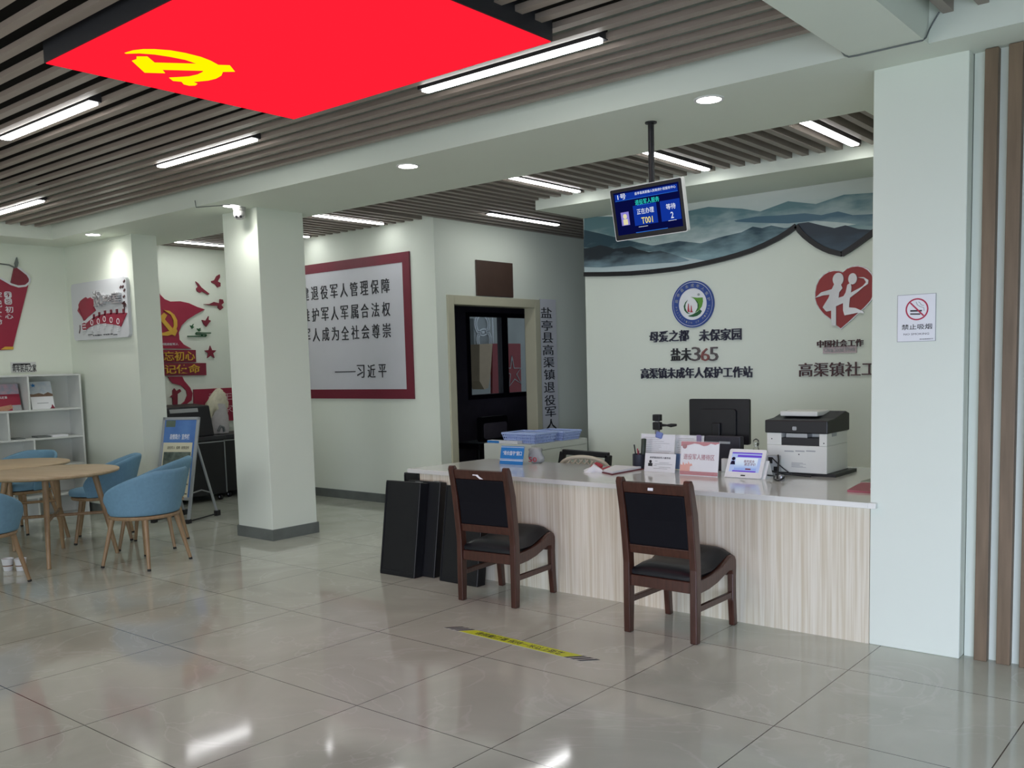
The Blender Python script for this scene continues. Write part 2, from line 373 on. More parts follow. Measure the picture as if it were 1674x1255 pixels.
# glazed shop front behind the camera: solid at the far ends, open between
struct('wall_front', MB().box((-14, -3.25, 0), (-6.5, -3.1, ZV)).box((3.4, -3.25, 0), (3.6, -3.1, ZV)).box((-6.5, -3.25, 2.35), (3.4, -3.1, ZV)), 'wall')  # lintel set low to keep outside light off the ceiling slats
struct('added_ground_front', MB().box((-14, -25, -.12), (16, -3.6, -.02)), 'skirting')  # unseen ground added to hide the low sky from the slat sides
struct('trim_1', MB().box((-3.0, -3.2, 0), (-2.9, -3.14, 2.35)).box((.2, -3.2, 0), (.3, -3.14, 2.35)).box((-6.5, -3.2, 2.2), (3.4, -3.14, 2.26)), 'grey_metal')
struct('ceiling', MB().box((-14, -3.6, ZV), (5, 13, ZV+.1)), 'void')
# beams
struct('beam_main', MB().box((XL, 4.55, ZB), (-1.31, 5.6, ZV)).box((-1.31, 4.62, ZB), (3.5, 4.935, ZV)), 'wall')
struct('beam_cross', MB().box((-1.64, -3.1, ZB-.002), (-1.305, 4.64, ZV)), 'wall')
struct('beam_side', MB().box((XL, -3.1, ZB-.002), (-9.86, 4.549, ZV)), 'wall')
struct('beam_soffit', MB().box((-5.49, 7.063, 2.943), (-1.3, YL, ZV)), 'wall')
struct('beam_edge', MB().box((-2.0, 5.6, ZB+.002), (-1.3, 7.06, ZV)) if False else MB().box((-1.93, 5.6, ZB+.002), (-1.3, 7.06, ZV)), 'wall')
# pillars
struct('pillar_counter', MB().box((-1.63, YP, 0), (-1.19, 5.35, ZB+.01)), 'wall', bevel=.006)
struct('pillar_middle', MB().box((-7.40, 4.94, 0), (-6.885, 5.435, ZB+.01)), 'wall', bevel=.006)
struct('baseboard_pillar', MB().box((-7.412, 4.928, 0), (-6.873, 5.447, .1)), 'skirting')
struct('baseboard_back', MB().box((XL, YQ-.012, 0), (XC+.012, YQ, .1)).box((XC, YQ-.012, 0), (XC+.012, DY0-.08, .1)), 'skirting')
struct('baseboard_left', MB().box((XL, -3, 0), (XL+.012, YB, .1)).box((XL, YB-.012, 0), (-8.973, YB, .1)).box((-8.985, YB, 0), (-8.973, 5.205, .1)).box((XL, 5.205, 0), (XL+.012, YQ, .1)), 'skirting')
# slatted ceilings
mb = MB()
y = -2.9
while y < 4.5:
    mb.box((-9.86, y, ZS), (-1.64, y+.05, ZS+.026)); y += .14
struct('ceiling_slats', mb, 'slat')
mb = MB(); x = XL+.02
while x < -1.4:
    y1 = 7.063 if x > -5.5 else 12.2
    if x+.05 < XC-.13: y1 = YQ-.001
    elif x < XC: x = XC+.01; y1 = 12.2
    mb.box((x, 5.6, ZS), (x+.05, y1, ZS+.06)); x += .13
struct('ceiling_slats_rear', mb, 'slat2')
mb = MB(); x = -1.245
while x < 3.4: mb.box((x, -2.9, ZS), (x+.045, 4.62, ZS+.1)); x += .145
struct('ceiling_slats_side', mb, 'slat2')
struct('ceiling_side', MB().box((-1.3, -3.1, ZS+.11), (3.5, 4.62, ZS+.16)), 'wall')
# walnut posts on the wall at the right
for i, (x0, x1) in enumerate(((-1.13, -1.072), (-1.03, -.97), (-.93, -.872), (-.83, -.772), (-.73, -.672))):
    struct('trim_%d' % (i+2), MB().box((x0, 4.885, 0), (x1, 4.934, 2.912)), 'post', bevel=.003)

# ================================================================== LAMPS
proto = None
TL = [((-3.125, 3.80), 0, 'ceiling tube light beside the red light box, nearest the cross beam'),
      ((-5.83, 3.78), 0, 'ceiling tube light between the red light box and the middle pillar beam'),
      ((-8.9, 3.77), 0, 'ceiling tube light above the round tables, near the side beam'),
      ((-8.75, 2.66), 0, 'added unseen ceiling tube light over the side of the round tables nearest the entrance'),  # unseen tube added to brighten the left wall
      ((-8.75, 1.5), 0, 'added unseen ceiling tube light nearest the entrance over the seating side'),  # added out of view for more light on the seating side
      ((-5.735, 1.5), 0, 'added unseen ceiling tube light nearest the entrance beside the red light box'),  # out of view as well, added to light the left half
      ((-5.735, 2.66), 0, 'ceiling tube light beside the short edge of the red light box, nearest the entrance'),
      ((-4.91, 6.36), 1, 'ceiling tube light behind the beam, second from the quote board corner'),
      ((-3.64, 6.36), 1, 'ceiling tube light behind the hanging queue display pole'),
      ((-2.455, 6.36), 1, 'ceiling tube light above the printer, next to the white corner pillar'),
      ((-7.43, 6.33), 1, 'ceiling tube light in front of the red-framed quote board'),
      ((-8.70, 6.35), 1, 'ceiling tube light just showing past the middle pillar edge'),
      ((-9.95, 6.2), 1, 'ceiling tube light above the red flag wall decoration'),
      ((-6.25, 7.85), 1, 'ceiling tube light in front of the doorway, in the passage')]
for (x, y), r, lab in TL:
    if proto is None:
        proto = thing('ceiling_light', lab, 'ceiling light', (x, y, ZS), 0, 'tube lights set in the slatted ceiling')
        MB().box((-.6, -.036, -.006), (.6, .036, .055)).build('housing', 'dark_housing', proto, world=False)
        MB().rrect(FZd(-.0065), -.585, .585, -.03, .03, .02, 0, .008).build('diffuser', 'tube', proto, world=False)
    else:
        dup(proto, (x, y, ZS), math.pi/2*r, lab)
proto = None
for (x, y), lab, pw in (((-2.463, 4.724), 'round downlight in the beam near the hanging queue display', SPOT_W*.2), ((-4.794, 4.723), 'round downlight in the middle of the white beam', SPOT_W*.2),
                    ((-6.956, 4.739), 'round downlight in the beam in front of the middle pillar', SPOT_W), ((-9.255, 4.679), 'round downlight above the wall plaque by the bookshelf', SPOT_W)):
    if proto is None:
        proto = thing('downlight', lab, 'downlight', (x, y, ZB), 0, 'downlights in the beam')
        MB().ring(FZd(-.0), 0, 0, .066, .082, 0, .006).build('trim_ring', 'white_plastic', proto, world=False)
        MB().disc(FZd(0), 0, 0, .066, 0.0005, .004).build('diffuser', 'down', proto, world=False)
    else: dup(proto, (x, y, ZB), 0, lab)
    sl = bpy.data.lights.new('downlight_beam', 'SPOT'); sl.energy = pw; sl.spot_size = math.radians(150); sl.spot_blend = 1.0; sl.shadow_soft_size = .05; sl.color = (1, .985, .95)
    so = bpy.data.objects.new('downlight_beam', sl); COL.objects.link(so); so.location = (x, y, ZB-.012)
# red light box with the yellow emblem
LZ = 2.965
lb = thing('ceiling_light_box', 'large glowing red ceiling light box with a yellow hammer and sickle', 'light box', (-3.55, 2.8, LZ))
bx0, bx1, by0, by1 = -4.507, -2.62, 2.10, 3.527
MB().box((bx0, by0, LZ+.004), (bx1, by1, ZS+.06)).build('housing', 'dark_housing', lb)
MB().box((bx0+.006, by0+.006, LZ), (bx1-.006, by1-.006, LZ+.004)).build('glowing_face', emit('glowing_red_film', (1.0, .012, .03, 1), 1.15), lb)
E0 = [(110,128),(220,95),(350,80),(500,80),(700,95),(900,130),(1100,180),(1230,230),(1330,285),(1480,290),(1545,370),(1390,372),(1370,420),(1300,460),(1200,485),(1050,500),(1000,503),(1055,530),(1030,550),(950,552),(880,535),(850,500),(740,490),(690,450),(800,445),(950,435),(1060,410),(1130,375),(1128,358),(600,345),(635,390),(370,382),(205,230),(265,210),(265,175),(405,175),(500,255),(1060,270),(900,215),(700,175),(500,145),(300,130),(130,135)]
MB().prism(FZd(LZ-.0005), [(q.x, q.y) for q in (AZ(190+a/7.971, 70+b/7.971, LZ) for a, b in E0)], 0, .002).build('emblem', emit('glowing_yellow_film', (1.0, .88, .0, 1), 1.05), lb)
# security camera
sc_ = thing('security_camera', 'white dome security camera under the beam by the middle pillar', 'security camera', (-6.99, 4.84, ZB))
MB().lathe([(.055, 0), (.055, -.012), (.05, -.03), (.045, -.035)], (-6.99, 4.84, ZB)).build('mount', 'cam', sc_, smooth=40)
MB().lathe([(.001, -.105), (.028, -.1), (.045, -.085), (.052, -.062), (.05, -.035)], (-6.99, 4.84, ZB)).build('dome', 'cam', sc_, smooth=40)
d_ = Vector((.62, -.62, -.45)).normalized()
c_ = Vector((-6.99, 4.84, ZB-.06))
for off in (-.018, .018):
    p_ = c_ + d_*.045 + Vector((.7, .7, 0))*off
    MB().tube([p_, p_+d_*.012], .011, 12).build('lens', 'black', sc_)
MB().tube([(-7.19, 4.543, ZB+.05), (-7.18, 4.543, ZB-.008), AZ(375, 333, ZB)+Vector((0, 0, -.01)), (-6.99, 4.84, ZB-.012)], .004, 6).build('cable', 'rope', sc_)
# ceiling cable along the cross beam
cab = MB().tube([(-1.648, 4.3, ZB+.05), (-1.645, 4.50, ZB-.003), (-1.635, 4.528, ZB-.007), (-1.60, 4.536, ZB-.007), (-1.33, 4.536, ZB-.007), (-1.31, 4.54, ZB-.006), (-1.299, 4.56, ZB+.01), (-1.297, 4.60, 2.97), (-1.285, 4.612, 3.0), (-1.255, 4.60, 3.035)], .004, 6).build('ceiling_cable', 'rope', smooth=60)
tag(cab, 'thin grey cable running along the underside of the cross beam', 'cable')

# ================================================================== QUEUE DISPLAY
yd = 4.93
tl = AY(997, 312, yd-.06); tr = AY(1113, 290, yd-.06)
def on_x(px, py, x): return AX(px, py, x)
bl = on_x(1008, 394, tl.x+.0); br = tr + (bl-tl)
qd = thing('queue_display', 'tilted black queue display screen hanging from the beam on a pole', 'display', (tl+tr)/2)
fr, w, h = quad_frame(tl, tr, bl)
MB().rrect(fr, -.004, w+.004, -.004, h+.004, .012, -.035, -.001).build('casing', 'white_plastic', qd)
MB().rrect(fr, 0, w, 0, h, .008, -.002, .0).build('bezel', 'black', qd)
scr = MB().rect(fr, .02, w-.02, .03, h-.02, 0, .001)
scr.build('screen', emit('dark_blue_screen', '#070B3A', 1.1), qd)
def R4(a0, a1, b0, b1): return (w*a0, w*a1, h*b0, h*b1)
blk = MB(); blk.rect(fr, *R4(.06, .94, .77, .90), .001, .0014).rect(fr, *R4(.30, .63, .24, .63), .001, .0014).rect(fr, *R4(.68, .95, .24, .63), .001, .0014)
blk.build('blue_panels', emit('blue_screen_panel', '#12359B', .9), qd)
lns = MB(); lns.rect(fr, *R4(.06, .94, .765, .773), .0012, .0018).rect(fr, *R4(.36, .56, .625, .634), .0015, .002).rect(fr, *R4(.3, .75, .10, .112), .0012, .0018).build('light_lines', emit('cyan_line', '#2C6FD0', 1), qd)
WT = emit('white_screen_text', '#E6ECF5', 1)
for t4, q4 in (('1号', (.10, .22, .79, .90)), ('盐亭县高渠镇人民政府便民服务中心', (.35, .92, .83, .885)), ('正在办理', (.35, .59, .45, .56)), ('等待', (.76, .89, .45, .56)), ('2', (.81, .85, .28, .40))):
    MB().text(fr, t4, *R4(*q4), .002, .002, .006).build('white_text', WT, qd)
MB().rect(fr, *R4(.35, .48, .205, .212), .001, .002).build('underline', WT, qd); MB().rect(fr, *R4(.77, .88, .235, .242), .001, .002).build('underline', WT, qd)
MB().text(fr, '退役军人服务', *R4(.34, .68, .635, .735), .002, .002, .015).build('cyan_text', emit('cyan_screen_text', '#2FD0C0', 1), qd)
MB().text(fr, 'T001', *R4(.40, .56, .26, .385), .002, .002, .015).build('yellow_text', emit('yellow_screen_text', '#F2E27A', 1), qd)
MB().rect(fr, *R4(.115, .23, .28, .54), .001, .002).build('portrait_backdrop', emit('lilac_portrait', '#8E86D8', .9), qd)
pf = MB(); pf.disc(fr, w*.172, h*.455, w*.028, .002, .0022, 20, h*.05).rect(fr, *R4(.14, .205, .29, .40), .002, .0022); pf.build('portrait_figure', emit('pale_portrait', '#E8E0B0', .9), qd)
ptop = Vector((-2.93, 4.93, ZB)); pb = (tl+tr)/2 + Vector((.02, .05, -.05)); ptop = Vector((pb.x-.0, pb.y, ZB))
MB().tube([ptop, Vector((ptop.x, ptop.y, 2.62)), pb + Vector((0, .0, -.1))], .018, 12).build('pole', 'black', qd, smooth=50)
MB().tube([ptop+Vector((.018, -.012, -.02)), ptop+Vector((.022, -.016, -.15)), ptop+Vector((.016, -.018, -.22)), pb+Vector((.02, -.015, .02))], .006, 6).build('cable', 'black', qd)
MB().cyl((ptop.x, ptop.y, ZB-.008), .035, .008).build('ceiling_flange', 'black', qd)

# ================================================================== LOGO WALL
yw = YL
SCL = 3.302
def L(pts): return pxY(yw-.02, pts, SCL, 940, 300)
low = [(48,495),(170,494),(300,490),(400,482),(480,473),(560,463),(640,448),(720,431),(800,412),(880,390),(950,367),(1020,338),(1100,298),(1150,267),(1195,233)]
low2 = [(1215,262),(1240,288),(1275,316),(1310,340),(1345,358),(1380,372),(1440,386),(1480,362),(1520,335),(1560,306),(1600,276),(1680,205),(1760,140)]
top = [(1760,-160),(1600,-110),(1200,-45),(850,0),(500,70),(48,166)]
mu = thing('mountain_mural', 'misty teal mountain mural with black curved edge on the white wall', 'mural', (-4.0, yw, 2.2))
edge_top = [(a, b-10) for a, b in low] + [(a, b-10) for a, b in low2]
curve = low + low2
topz = 2.941
poly = L(low+low2); poly = poly + [(poly[-1][0], topz), (-5.485, topz)]; poly[0] = (-5.485, poly[0][1])
F0 = FY(yw)
base_stops = ((0, '#C9D6D6'), (.25, '#AFC4C6'), (.45, '#5E8489'), (.62, '#8FA9A8'), (.78, '#C4CFCB'), (1, '#D8DED8'))
MB().prism(F0, poly, 0, .018).build('board', ramp_mat('misty_sky_print', base_stops, noise=.35, scale=4), mu)
ed = L([(a, b-5) for a, b in curve]); ed[0] = (-5.485, ed[0][1])
MB().band(F0, ed[:15], .042, 0, .034).band(F0, [ed[14]]+ed[15:22], .042, 0, .034).band(F0, ed[21:], .042, 0, .034).build('edge_band', 'black', mu)
def ridge(name, pts, base, n, m):
    P = L(pts) + L(base); P = [(max(-5.484, a), min(b, topz)) for a, b in P]
    MB().prism(F0, P, .018, n).build(name, m, mu)
clip = [(a, b-14) for a, b in curve]
def under(x0, x1): return [q for q in clip if x0 <= q[0] <= x1][::-1]
ridge('far_range', [(48,175),(120,165),(200,178),(330,175),(460,165),(600,150),(720,125),(800,130),(900,135),(1000,150),(1150,95),(1300,110),(1450,60),(1600,50),(1760,20)],
      [(1760,230),(1600,205),(1400,240),(1200,215),(1000,300),(700,340),(300,330),(48,330)], .0195, ridge_mat('far_range_print', '#5F8288', '#C6D3D0', 1.1))
ridge('middle_range', [(48,250),(140,270),(260,300),(420,335),(560,310),(680,322),(780,290),(900,262),(960,232),(1010,240),(1060,226),(1130,240),(1180,235)],
      [(1150,255),(1100,285),(1020,325),(950,354),(880,377),(800,399),(720,418),(600,400),(450,370),(200,350),(48,345)], .021, ridge_mat('middle_range_print', '#23424F', '#8FAEB4', .9))
ridge('right_range', [(1205,215),(1260,208),(1330,225),(1400,240),(1460,225),(1530,245),(1600,250),(1680,190),(1760,170)],
      [(1760,130),(1680,192),(1600,262),(1560,292),(1520,321),(1480,348),(1440,372),(1380,358),(1310,326),(1240,274)], .021, ridge_mat('right_range_print', '#1F2F3E', '#3C5464', .9))
ridge('near_range', [(48,350),(90,345),(135,332),(170,338),(210,352),(240,348),(270,344),(300,338),(345,356),(400,370),(460,362),(520,378),(570,395),(620,415)],
      [(560,425),(450,430),(300,440),(150,452),(48,450)], .0225, ridge_mat('near_range_print', '#14222C', '#7F9BA6', .9))
ridge('right_far_range', [(860,200),(980,178),(1100,172),(1240,160),(1330,170),(1420,150),(1500,170),(1600,165),(1760,120)],
      [(1760,235),(1600,230),(1460,212),(1300,200),(1150,215),(1000,212),(870,206)], .0203, ridge_mat('right_far_print', '#44687A', '#9DB7BA', 1.0))
# round blue emblem
em = thing('round_emblem', 'round blue-rimmed emblem with green figure and white centre on the wall', 'emblem', (-4.268, yw, 2.019))
ec, ez = -4.268, 2.019
MB().ring(F0, ec, ez, .205, .217, 0, .02).build('outer_line', 'royal', em)
MB().disc(F0, ec, ez, .207, 0, .015).build('backing', 'paper', em)
MB().ring(F0, ec, ez, .146, .199, .014, .021).build('blue_rim', 'royal', em)
tt = MB()
s_ = '盐亭县未成年人保护'
for i, ch in enumerate(s_):
    g = math.radians(168 - i*156/(len(s_)-1)); r_ = .172; a, b = ec+r_*math.cos(g), ez+r_*math.sin(g)
    tt.text(F0, ch, a-.016, a+.016, b-.016, b+.016, .0215, .0218, .01, g-math.pi/2)
s_ = 'PROTECTION OF MINORS'
for i, ch in enumerate(s_):
    if ch == ' ': continue
    g = math.radians(188 + i*164/(len(s_)-1)); r_ = .172; a, b = ec+r_*math.cos(g), ez+r_*math.sin(g)
    tt.text(F0, ch, a-.007, a+.007, b-.009, b+.009, .0215, .0218, 0, g+math.pi/2)
tt.build('rim_lettering', 'smoke', em)
def EM(pts): return pxY(yw-.016, pts, 11.41, 1080, 440)
MB().prism(F0, EM([(560,515),(600,522),(680,530),(785,525),(790,600),(770,690),(720,760),(640,810),(690,720),(690,640),(660,580),(610,540)]), .015, .018).build('green_figure', 'green', em)
g2 = MB(); g2.prism(F0, EM([(640,560),(690,600),(715,670),(705,740),(650,800),(690,720),(690,640)]), .0175, .0195)
g2.prism(F0, EM([(510,872),(600,840),(690,790),(735,750),(770,780),(740,830),(680,870),(610,888),(550,885)]), .015, .018).prism(F0, EM([(505,570),(460,620),(430,690),(445,770),(490,820),(550,835),(490,790),(460,720),(465,650)]), .015, .018).build('dark_green_strokes', 'dgreen', em)
MB().prism(F0, EM([(515,635),(525,650),(530,720),(545,800),(500,795),(505,720)]), .015, .018).prism(F0, EM([(565,670),(578,690),(585,770),(605,800),(550,805),(560,760)]), .015, .018).build('red_towers', 'red2', em)
MB().disc(F0, *EM([(707,472)])[0], .012, .015, .018, 16).build('figure_dot', 'smoke', em)
def wall_text(name, label, s, px0, py_t, px1, py_b, m, bold=.012, depth=.02, cat='lettering', spacing=1.0, y=yw, parent=None):
    a = AY(px0, (py_t+py_b)/2, y-.01); b = AY(px1, (py_t+py_b)/2, y-.01); cx = (px0+px1)/2
    zt, zb = AY(cx, py_t, y-.01).z, AY(cx, py_b, y-.01).z
    o = MB().text(FY(y), s, a.x, b.x, zb, zt, 0, depth, bold, spacing=spacing).build(name, m, parent)
    if parent is None: tag(o, label, cat)
    return o
nl = thing('wall_lettering', 'navy raised characters directly under the round blue emblem', 'lettering', (-4.25, yw, 1.75))
wall_text('first_characters', '', '母爱之都', 1062, 540, 1126, 558.5, 'navy', .02, parent=nl)
wall_text('last_characters', '', '未保家园', 1143, 537, 1212, 556.5, 'navy', .02, parent=nl)
cl = thing('wall_lettering', 'calligraphic black characters with red and grey 365 between two navy lines', 'lettering', (-4.25, yw, 1.55))
wall_text('black_characters', '', '盐未', 1097, 569, 1130, 590, 'ink', .012, parent=cl)
GR = mat('grey_raised', '#5C5556', .4, noise=.05)
wall_text('grey_numeral', '', '3', 1131, 567, 1145, 590, GR, -.005, .02, parent=cl)
wall_text('grey_numeral', '', '5', 1160, 567, 1174, 590, GR, -.005, .02, parent=cl)
wall_text('red_numeral', '', '6', 1146, 569, 1160, 590, mat('rust_raised', '#8A5450', .4, noise=.05), -.005, .022, parent=cl)
wall_text('wall_lettering', 'long navy line of raised characters lowest under the emblem', '高渠镇未成年人保护工作站', 1048, 600, 1230, 618, 'navy', .018)
# heart emblem
hb = thing('heart_emblem', 'red heart emblem with two white dancing figures beside the corner pillar', 'emblem', (-2.85, yw, 2.0))
def HT(pts): return pxY(yw-.02, pts, 5.707, 1290, 420)
hp = [(480,665),(445,640),(440,620),(385,575),(330,535),(290,490),(260,440),(245,390),(245,330),(255,270),(280,215),(320,170),(370,140),(420,130),(465,133),(500,145),(540,110),(590,92),(640,88),(690,100),(730,125),(765,165),(790,225),(795,290),(780,350),(755,405),(700,465),(630,530),(560,595)]
big = [( 480+(a-480)*1.035, 380+(b-380)*1.035) for a, b in hp]
MB().prism(F0, HT(big), 0, .012).build('white_border', 'silver', hb)
MB().prism(F0, HT(hp), .011, .018).build('red_heart', 'heart', hb)
fg = MB()
MB().disc(F0, *HT([(460,208)])[0], .046, .0165, .028, 24, .054).build('figure_head', 'silver', hb)
MB().disc(F0, *HT([(595,203)])[0], .036, .0165, .028, 24, .046).build('figure_head', 'silver', hb)
fg.prism(F0, HT([(432,235),(478,240),(500,290),(470,330),(465,380),(510,365),(530,330),(545,260),(575,240),(585,280),(580,330),(640,300),(690,270),(720,235),(700,200),(640,190),(700,188),(742,215),(738,250),(700,275),(650,320),(570,380),(560,470),(620,475),(690,505),(700,525),(640,520),(520,545),(505,500),(505,430),(440,460),(440,640),(400,640),(395,580),(395,500),(350,510),(315,470),(370,380),(380,352),(320,358),(245,382),(300,330),(400,300)]), .017, .026)
fg.build('white_figures', 'silver', hb)
wall_text('wall_lettering', 'dark red raised characters just under the heart emblem', '中国社会工作', 1336, 555, 1411, 567, 'brownred', .02)
cs = thing('wall_plate', 'small pink-grey English strip under the heart emblem lettering', 'sign', (-2.95, yw, 1.5))
a, b = AY(1346, 574, yw), AY(1401, 574, yw); z0, z1 = AY(1373, 577, yw).z, AY(1373, 566, yw).z
MB().rect(F0, a.x, b.x, z0, z1, 0, .012).build('plate', mat('pinkish_grey', '#B9A9AA', .5, noise=.04), cs)
MB().text(F0, 'China Social Work', a.x+.01, b.x-.01, z0+.012, z1-.006, .012, .016).build('lettering', 'smoke', cs)
a = AY(1306, 605, yw-.01); zt, zb = AY(1365, 592, yw-.01).z, AY(1365, 615, yw-.01).z
tag(MB().text(F0, '高渠镇社工站', a.x, a.x+.80, zb, zt, 0, .02, .0).build('wall_lettering', 'brownred'), 'largest dark red characters, lowest under the heart emblem by the pillar', 'lettering')

# ================================================================== NO SMOKING SIGN
ns = thing('no_smoking_sign', 'white no smoking sign with red prohibition ring on the corner pillar', 'sign', (-1.41, YP, 1.69))
FN = FY(YP)
MB().rect(FN, -1.502, -1.32, 1.571, 1.803, 0, .004).build('border_plate', 'smoke', ns)
MB().rect(FN, -1.4995, -1.3225, 1.5735, 1.8005, .003, .0052).build('face_plate', 'paper', ns)
def NS(pts): return pxY(YP-.005, pts, 10.46, 1450, 460)
cc = NS([(513, 475)])[0]
nr = MB().ring(FN, cc[0], cc[1], .047, .054, .005, .0062)
nr.band(FN, NS([(400,365),(628,585)]), .007, .005, .0066).build('red_ring', mat('ring_red', '#B21F44', .5, noise=.04), ns)
MB().prism(FN, NS([(398,490),(598,485),(598,512),(398,518)]), .005, .006).prism(FN, NS([(398,545),(570,545),(570,568),(398,568)]), .005, .006).build('cigarette', 'ink', ns)
MB().band(FN, NS([(500,350),(520,400),(570,430),(630,445),(635,500)]), .003, .005, .006).band(FN, NS([(540,345),(570,370),(585,400),(632,410)]), .003, .005, .006).build('smoke_curl', 'smoke', ns)
def nst(s, x0, y0, x1, y1, bold, nm):
    p = NS([(x0, y1), (x1, y0)]); MB().text(FN, s, p[0][0], p[1][0], p[0][1], p[1][1], .0055, .0058, bold).build(nm, 'ink', ns)
nst('禁止吸烟', 250, 715, 772, 832, .025, 'title_text'); nst('NO SMOKING', 285, 872, 720, 922, 0, 'english_text'); nst('请勿吸烟谢谢合作', 555, 968, 790, 996, .02, 'small_text')

# ================================================================== QUOTE BOARD
qb = thing('quote_board', 'large white wall board with maroon frame and black calligraphy', 'board', (-8.4, YQ, 1.95))
qx0, qx1, qz0, qz1 = -9.75, -7.168, 1.165, 2.722
FQ = FY(YQ)
fw = .105
MB().rect(FQ, qx0, qx1, qz1-fw, qz1, 0, .02).rect(FQ, qx0, qx1, qz0, qz0+fw, 0, .02).rect(FQ, qx0, qx0+fw, qz0+fw, qz1-fw, 0, .02).rect(FQ, qx1-fw, qx1, qz0+fw, qz1-fw, 0, .02).build('frame', mat('dark_maroon_frame', '#701D31', .45, noise=.06), qb)
MB().rect(FQ, qx0+fw, qx1-fw, qz0+fw, qz1-fw, 0, .015).build('panel', mat('pale_grey_panel', '#C6C8CD', .45, noise=.02), qb)
def qline(s, pitch_r, xr, zc, hgt, skew=0):
    m_ = MB(); n = len(s)
    for i, ch in enumerate(s):
        c = xr - (n-1-i)*pitch_r
        if ch == '—': m_.rect(FQ, c-pitch_r/2, c+pitch_r/2, zc-.006, zc+.004, .015, .02); continue
        m_.text(FQ, ch, c-.062, c+.062, zc-hgt/2, zc+hgt/2, .015, .021, .0)
    return m_
def qz(px, py): return AY(px, py, YQ).z
qline('组建退役军人管理保障', .172, AY(632, 468, YQ).x, qz(632, 467), .155).build('first_line', 'ink', qb)
qline('维护军人军属合法权', .172, AY(633, 505, YQ).x, qz(633, 505), .155).build('second_line', 'ink', qb)
qline('让军人成为全社会尊崇', .172, AY(634, 540, YQ).x, qz(634, 540), .155).build('third_line', 'ink', qb)
qline('——习近平', .178, AY(627, 606, YQ).x, qz(627, 606), .145).build('signature_line', 'ink', qb)

# ================================================================== DOORWAY, ROOM BEHIND IT
FXc = FX(XC)
ow = .085
df = MB().rect(FXc, DY0-ow, DY0+.012, 0, DZ+ow, -.14, .022).rect(FXc, DY1-.012, DY1+ow, 0, DZ+ow, -.14, .022).rect(FXc, DY0+.012, DY1-.012, DZ-.012, DZ+ow, -.14, .022)
df.build('door_1', 'doorframe', kind='structure', bevel=.004)
tag(MB().rect(FXc, 7.668, 8.29, 2.258, 2.643, 0, .02).build('wall_board', 'brownboard', bevel=.004), 'plain dark brown square board above the door frame', 'board')
vs = thing('vertical_sign', 'tall narrow pale sign with vertical black characters beside the door', 'sign', (XC, 8.95, 1.5))
MB().rect(FXc, 8.79, 9.10, .45, 2.262, 0, .012).build('sign_board', 'white', vs)
m_ = MB()
VP = [(893,511),(894,532),(895,552),(896,572),(897,592),(898,612),(898,633),(899,654),(900,673),(901,693)]
for ch, (px, py) in zip('盐亭县高渠镇退役军人', VP):
    q = AX(px, py, XC+.012); m_.text(FXc, ch, q.y-.105, q.y+.105, q.z-.062, q.z+.062, .012, .016, .0)
m_.build('characters', 'ink', vs)
# dark room
struct('wall_room', MB().box((-9.62, 7.2, 0), (-9.5, 10.45, ZV)).box((-9.62, 12.05, 0), (-9.5, 12.4, ZV)).box((-9.62, 10.45, 0), (-9.5, 12.05, .98)).box((-9.62, 10.45, 2.3), (-9.5, 12.05, ZV)).box((-9.5, 12.2, 0), (XC-.12, 12.3, ZV)).box((-9.5, YQ+.12, 0), (XC-.12, YQ+.14, ZV)).box((-9.5, YQ+.14, 2.75), (XC-.12, 12.2, 2.8)), 'darkroom')
wf = MB(); FW = FX(-9.5)
wf.rect(FW, 10.45, 12.05, .98, 1.05, -.09, .01).rect(FW, 10.45, 12.05, 2.235, 2.3, -.09, .01).rect(FW, 10.45, 10.53, 1.05, 2.235, -.09, .01).rect(FW, 11.97, 12.05, 1.05, 2.235, -.09, .01).rect(FW, 11.27, 11.42, 1.05, 2.235, -.09, .01)
wo = wf.build('window_1', 'darkframe', kind='structure')
MB().rect(FW, 10.53, 11.27, 1.05, 2.235, -.05, -.044).build('pane', 'glass', wo); MB().rect(FW, 11.42, 11.97, 1.05, 2.235, -.05, -.044).build('pane', 'glass', wo)
struct('wall_outside', MB().box((-14, 11.0, 0), (-13.8, 18, 5)), mat('grey_render', '#9A9C98', .8, noise=.15, scale=2))
struct('ground_outside', MB().box((-13.8, 13, -.1), (-9.62, 18, 0)), 'skirting')
XO = -12.0
def OX(pts): return pxX(XO, pts, 4.482, 680, 480)
ob = thing('outdoor_board', 'red outdoor board with a pale star outline beyond the dark window', 'board', (XO, 14, 1))
MB().prism(FX(XO), OX([(560,365),(765,365),(770,640),(775,800),(560,800)]), -.05, 0).build('red_panel', mat('faded_red_board', '#8A2F33', .6, noise=.1), ob)
sp_ = OX([(700,455),(690,545),(620,545),(690,590),(680,680),(720,625),(770,660),(735,590),(765,545),(715,545),(700,455)])
MB().band(FX(XO), sp_, .02, 0, .01).build('star_outline', 'smoke', ob)
tag(MB().prism(FX(XO+.1), pxX(XO+.1, [(465,370),(560,365),(545,600),(530,690),(500,700),(465,640)], 4.482, 680, 480), -.3, 0).build('outdoor_column', mat('beige_stone', '#B7A084', .7, noise=.1)), 'beige outdoor column beside the red board beyond the window', 'column')
MB().rect(FX(XO), *[f(q[k] for q in OX([(560,800),(775,800)])) for k in (0,) for f in (min, max)], 0, .75, -.05, 0).build('panel_base', 'darkroom', ob)
ac = thing('outdoor_fan_unit', 'white wire fan guard of an outdoor unit beyond the window', 'fan unit', (-12.3, 14, 2))
def OA(pts): return pxX(-12.3, pts, 4.482, 680, 480)
MB().prism(FX(-12.3), OA([(420,180),(525,180),(530,370),(425,372)]), -1.5, 0).build('casing', 'smoke', ac)
ga = MB()
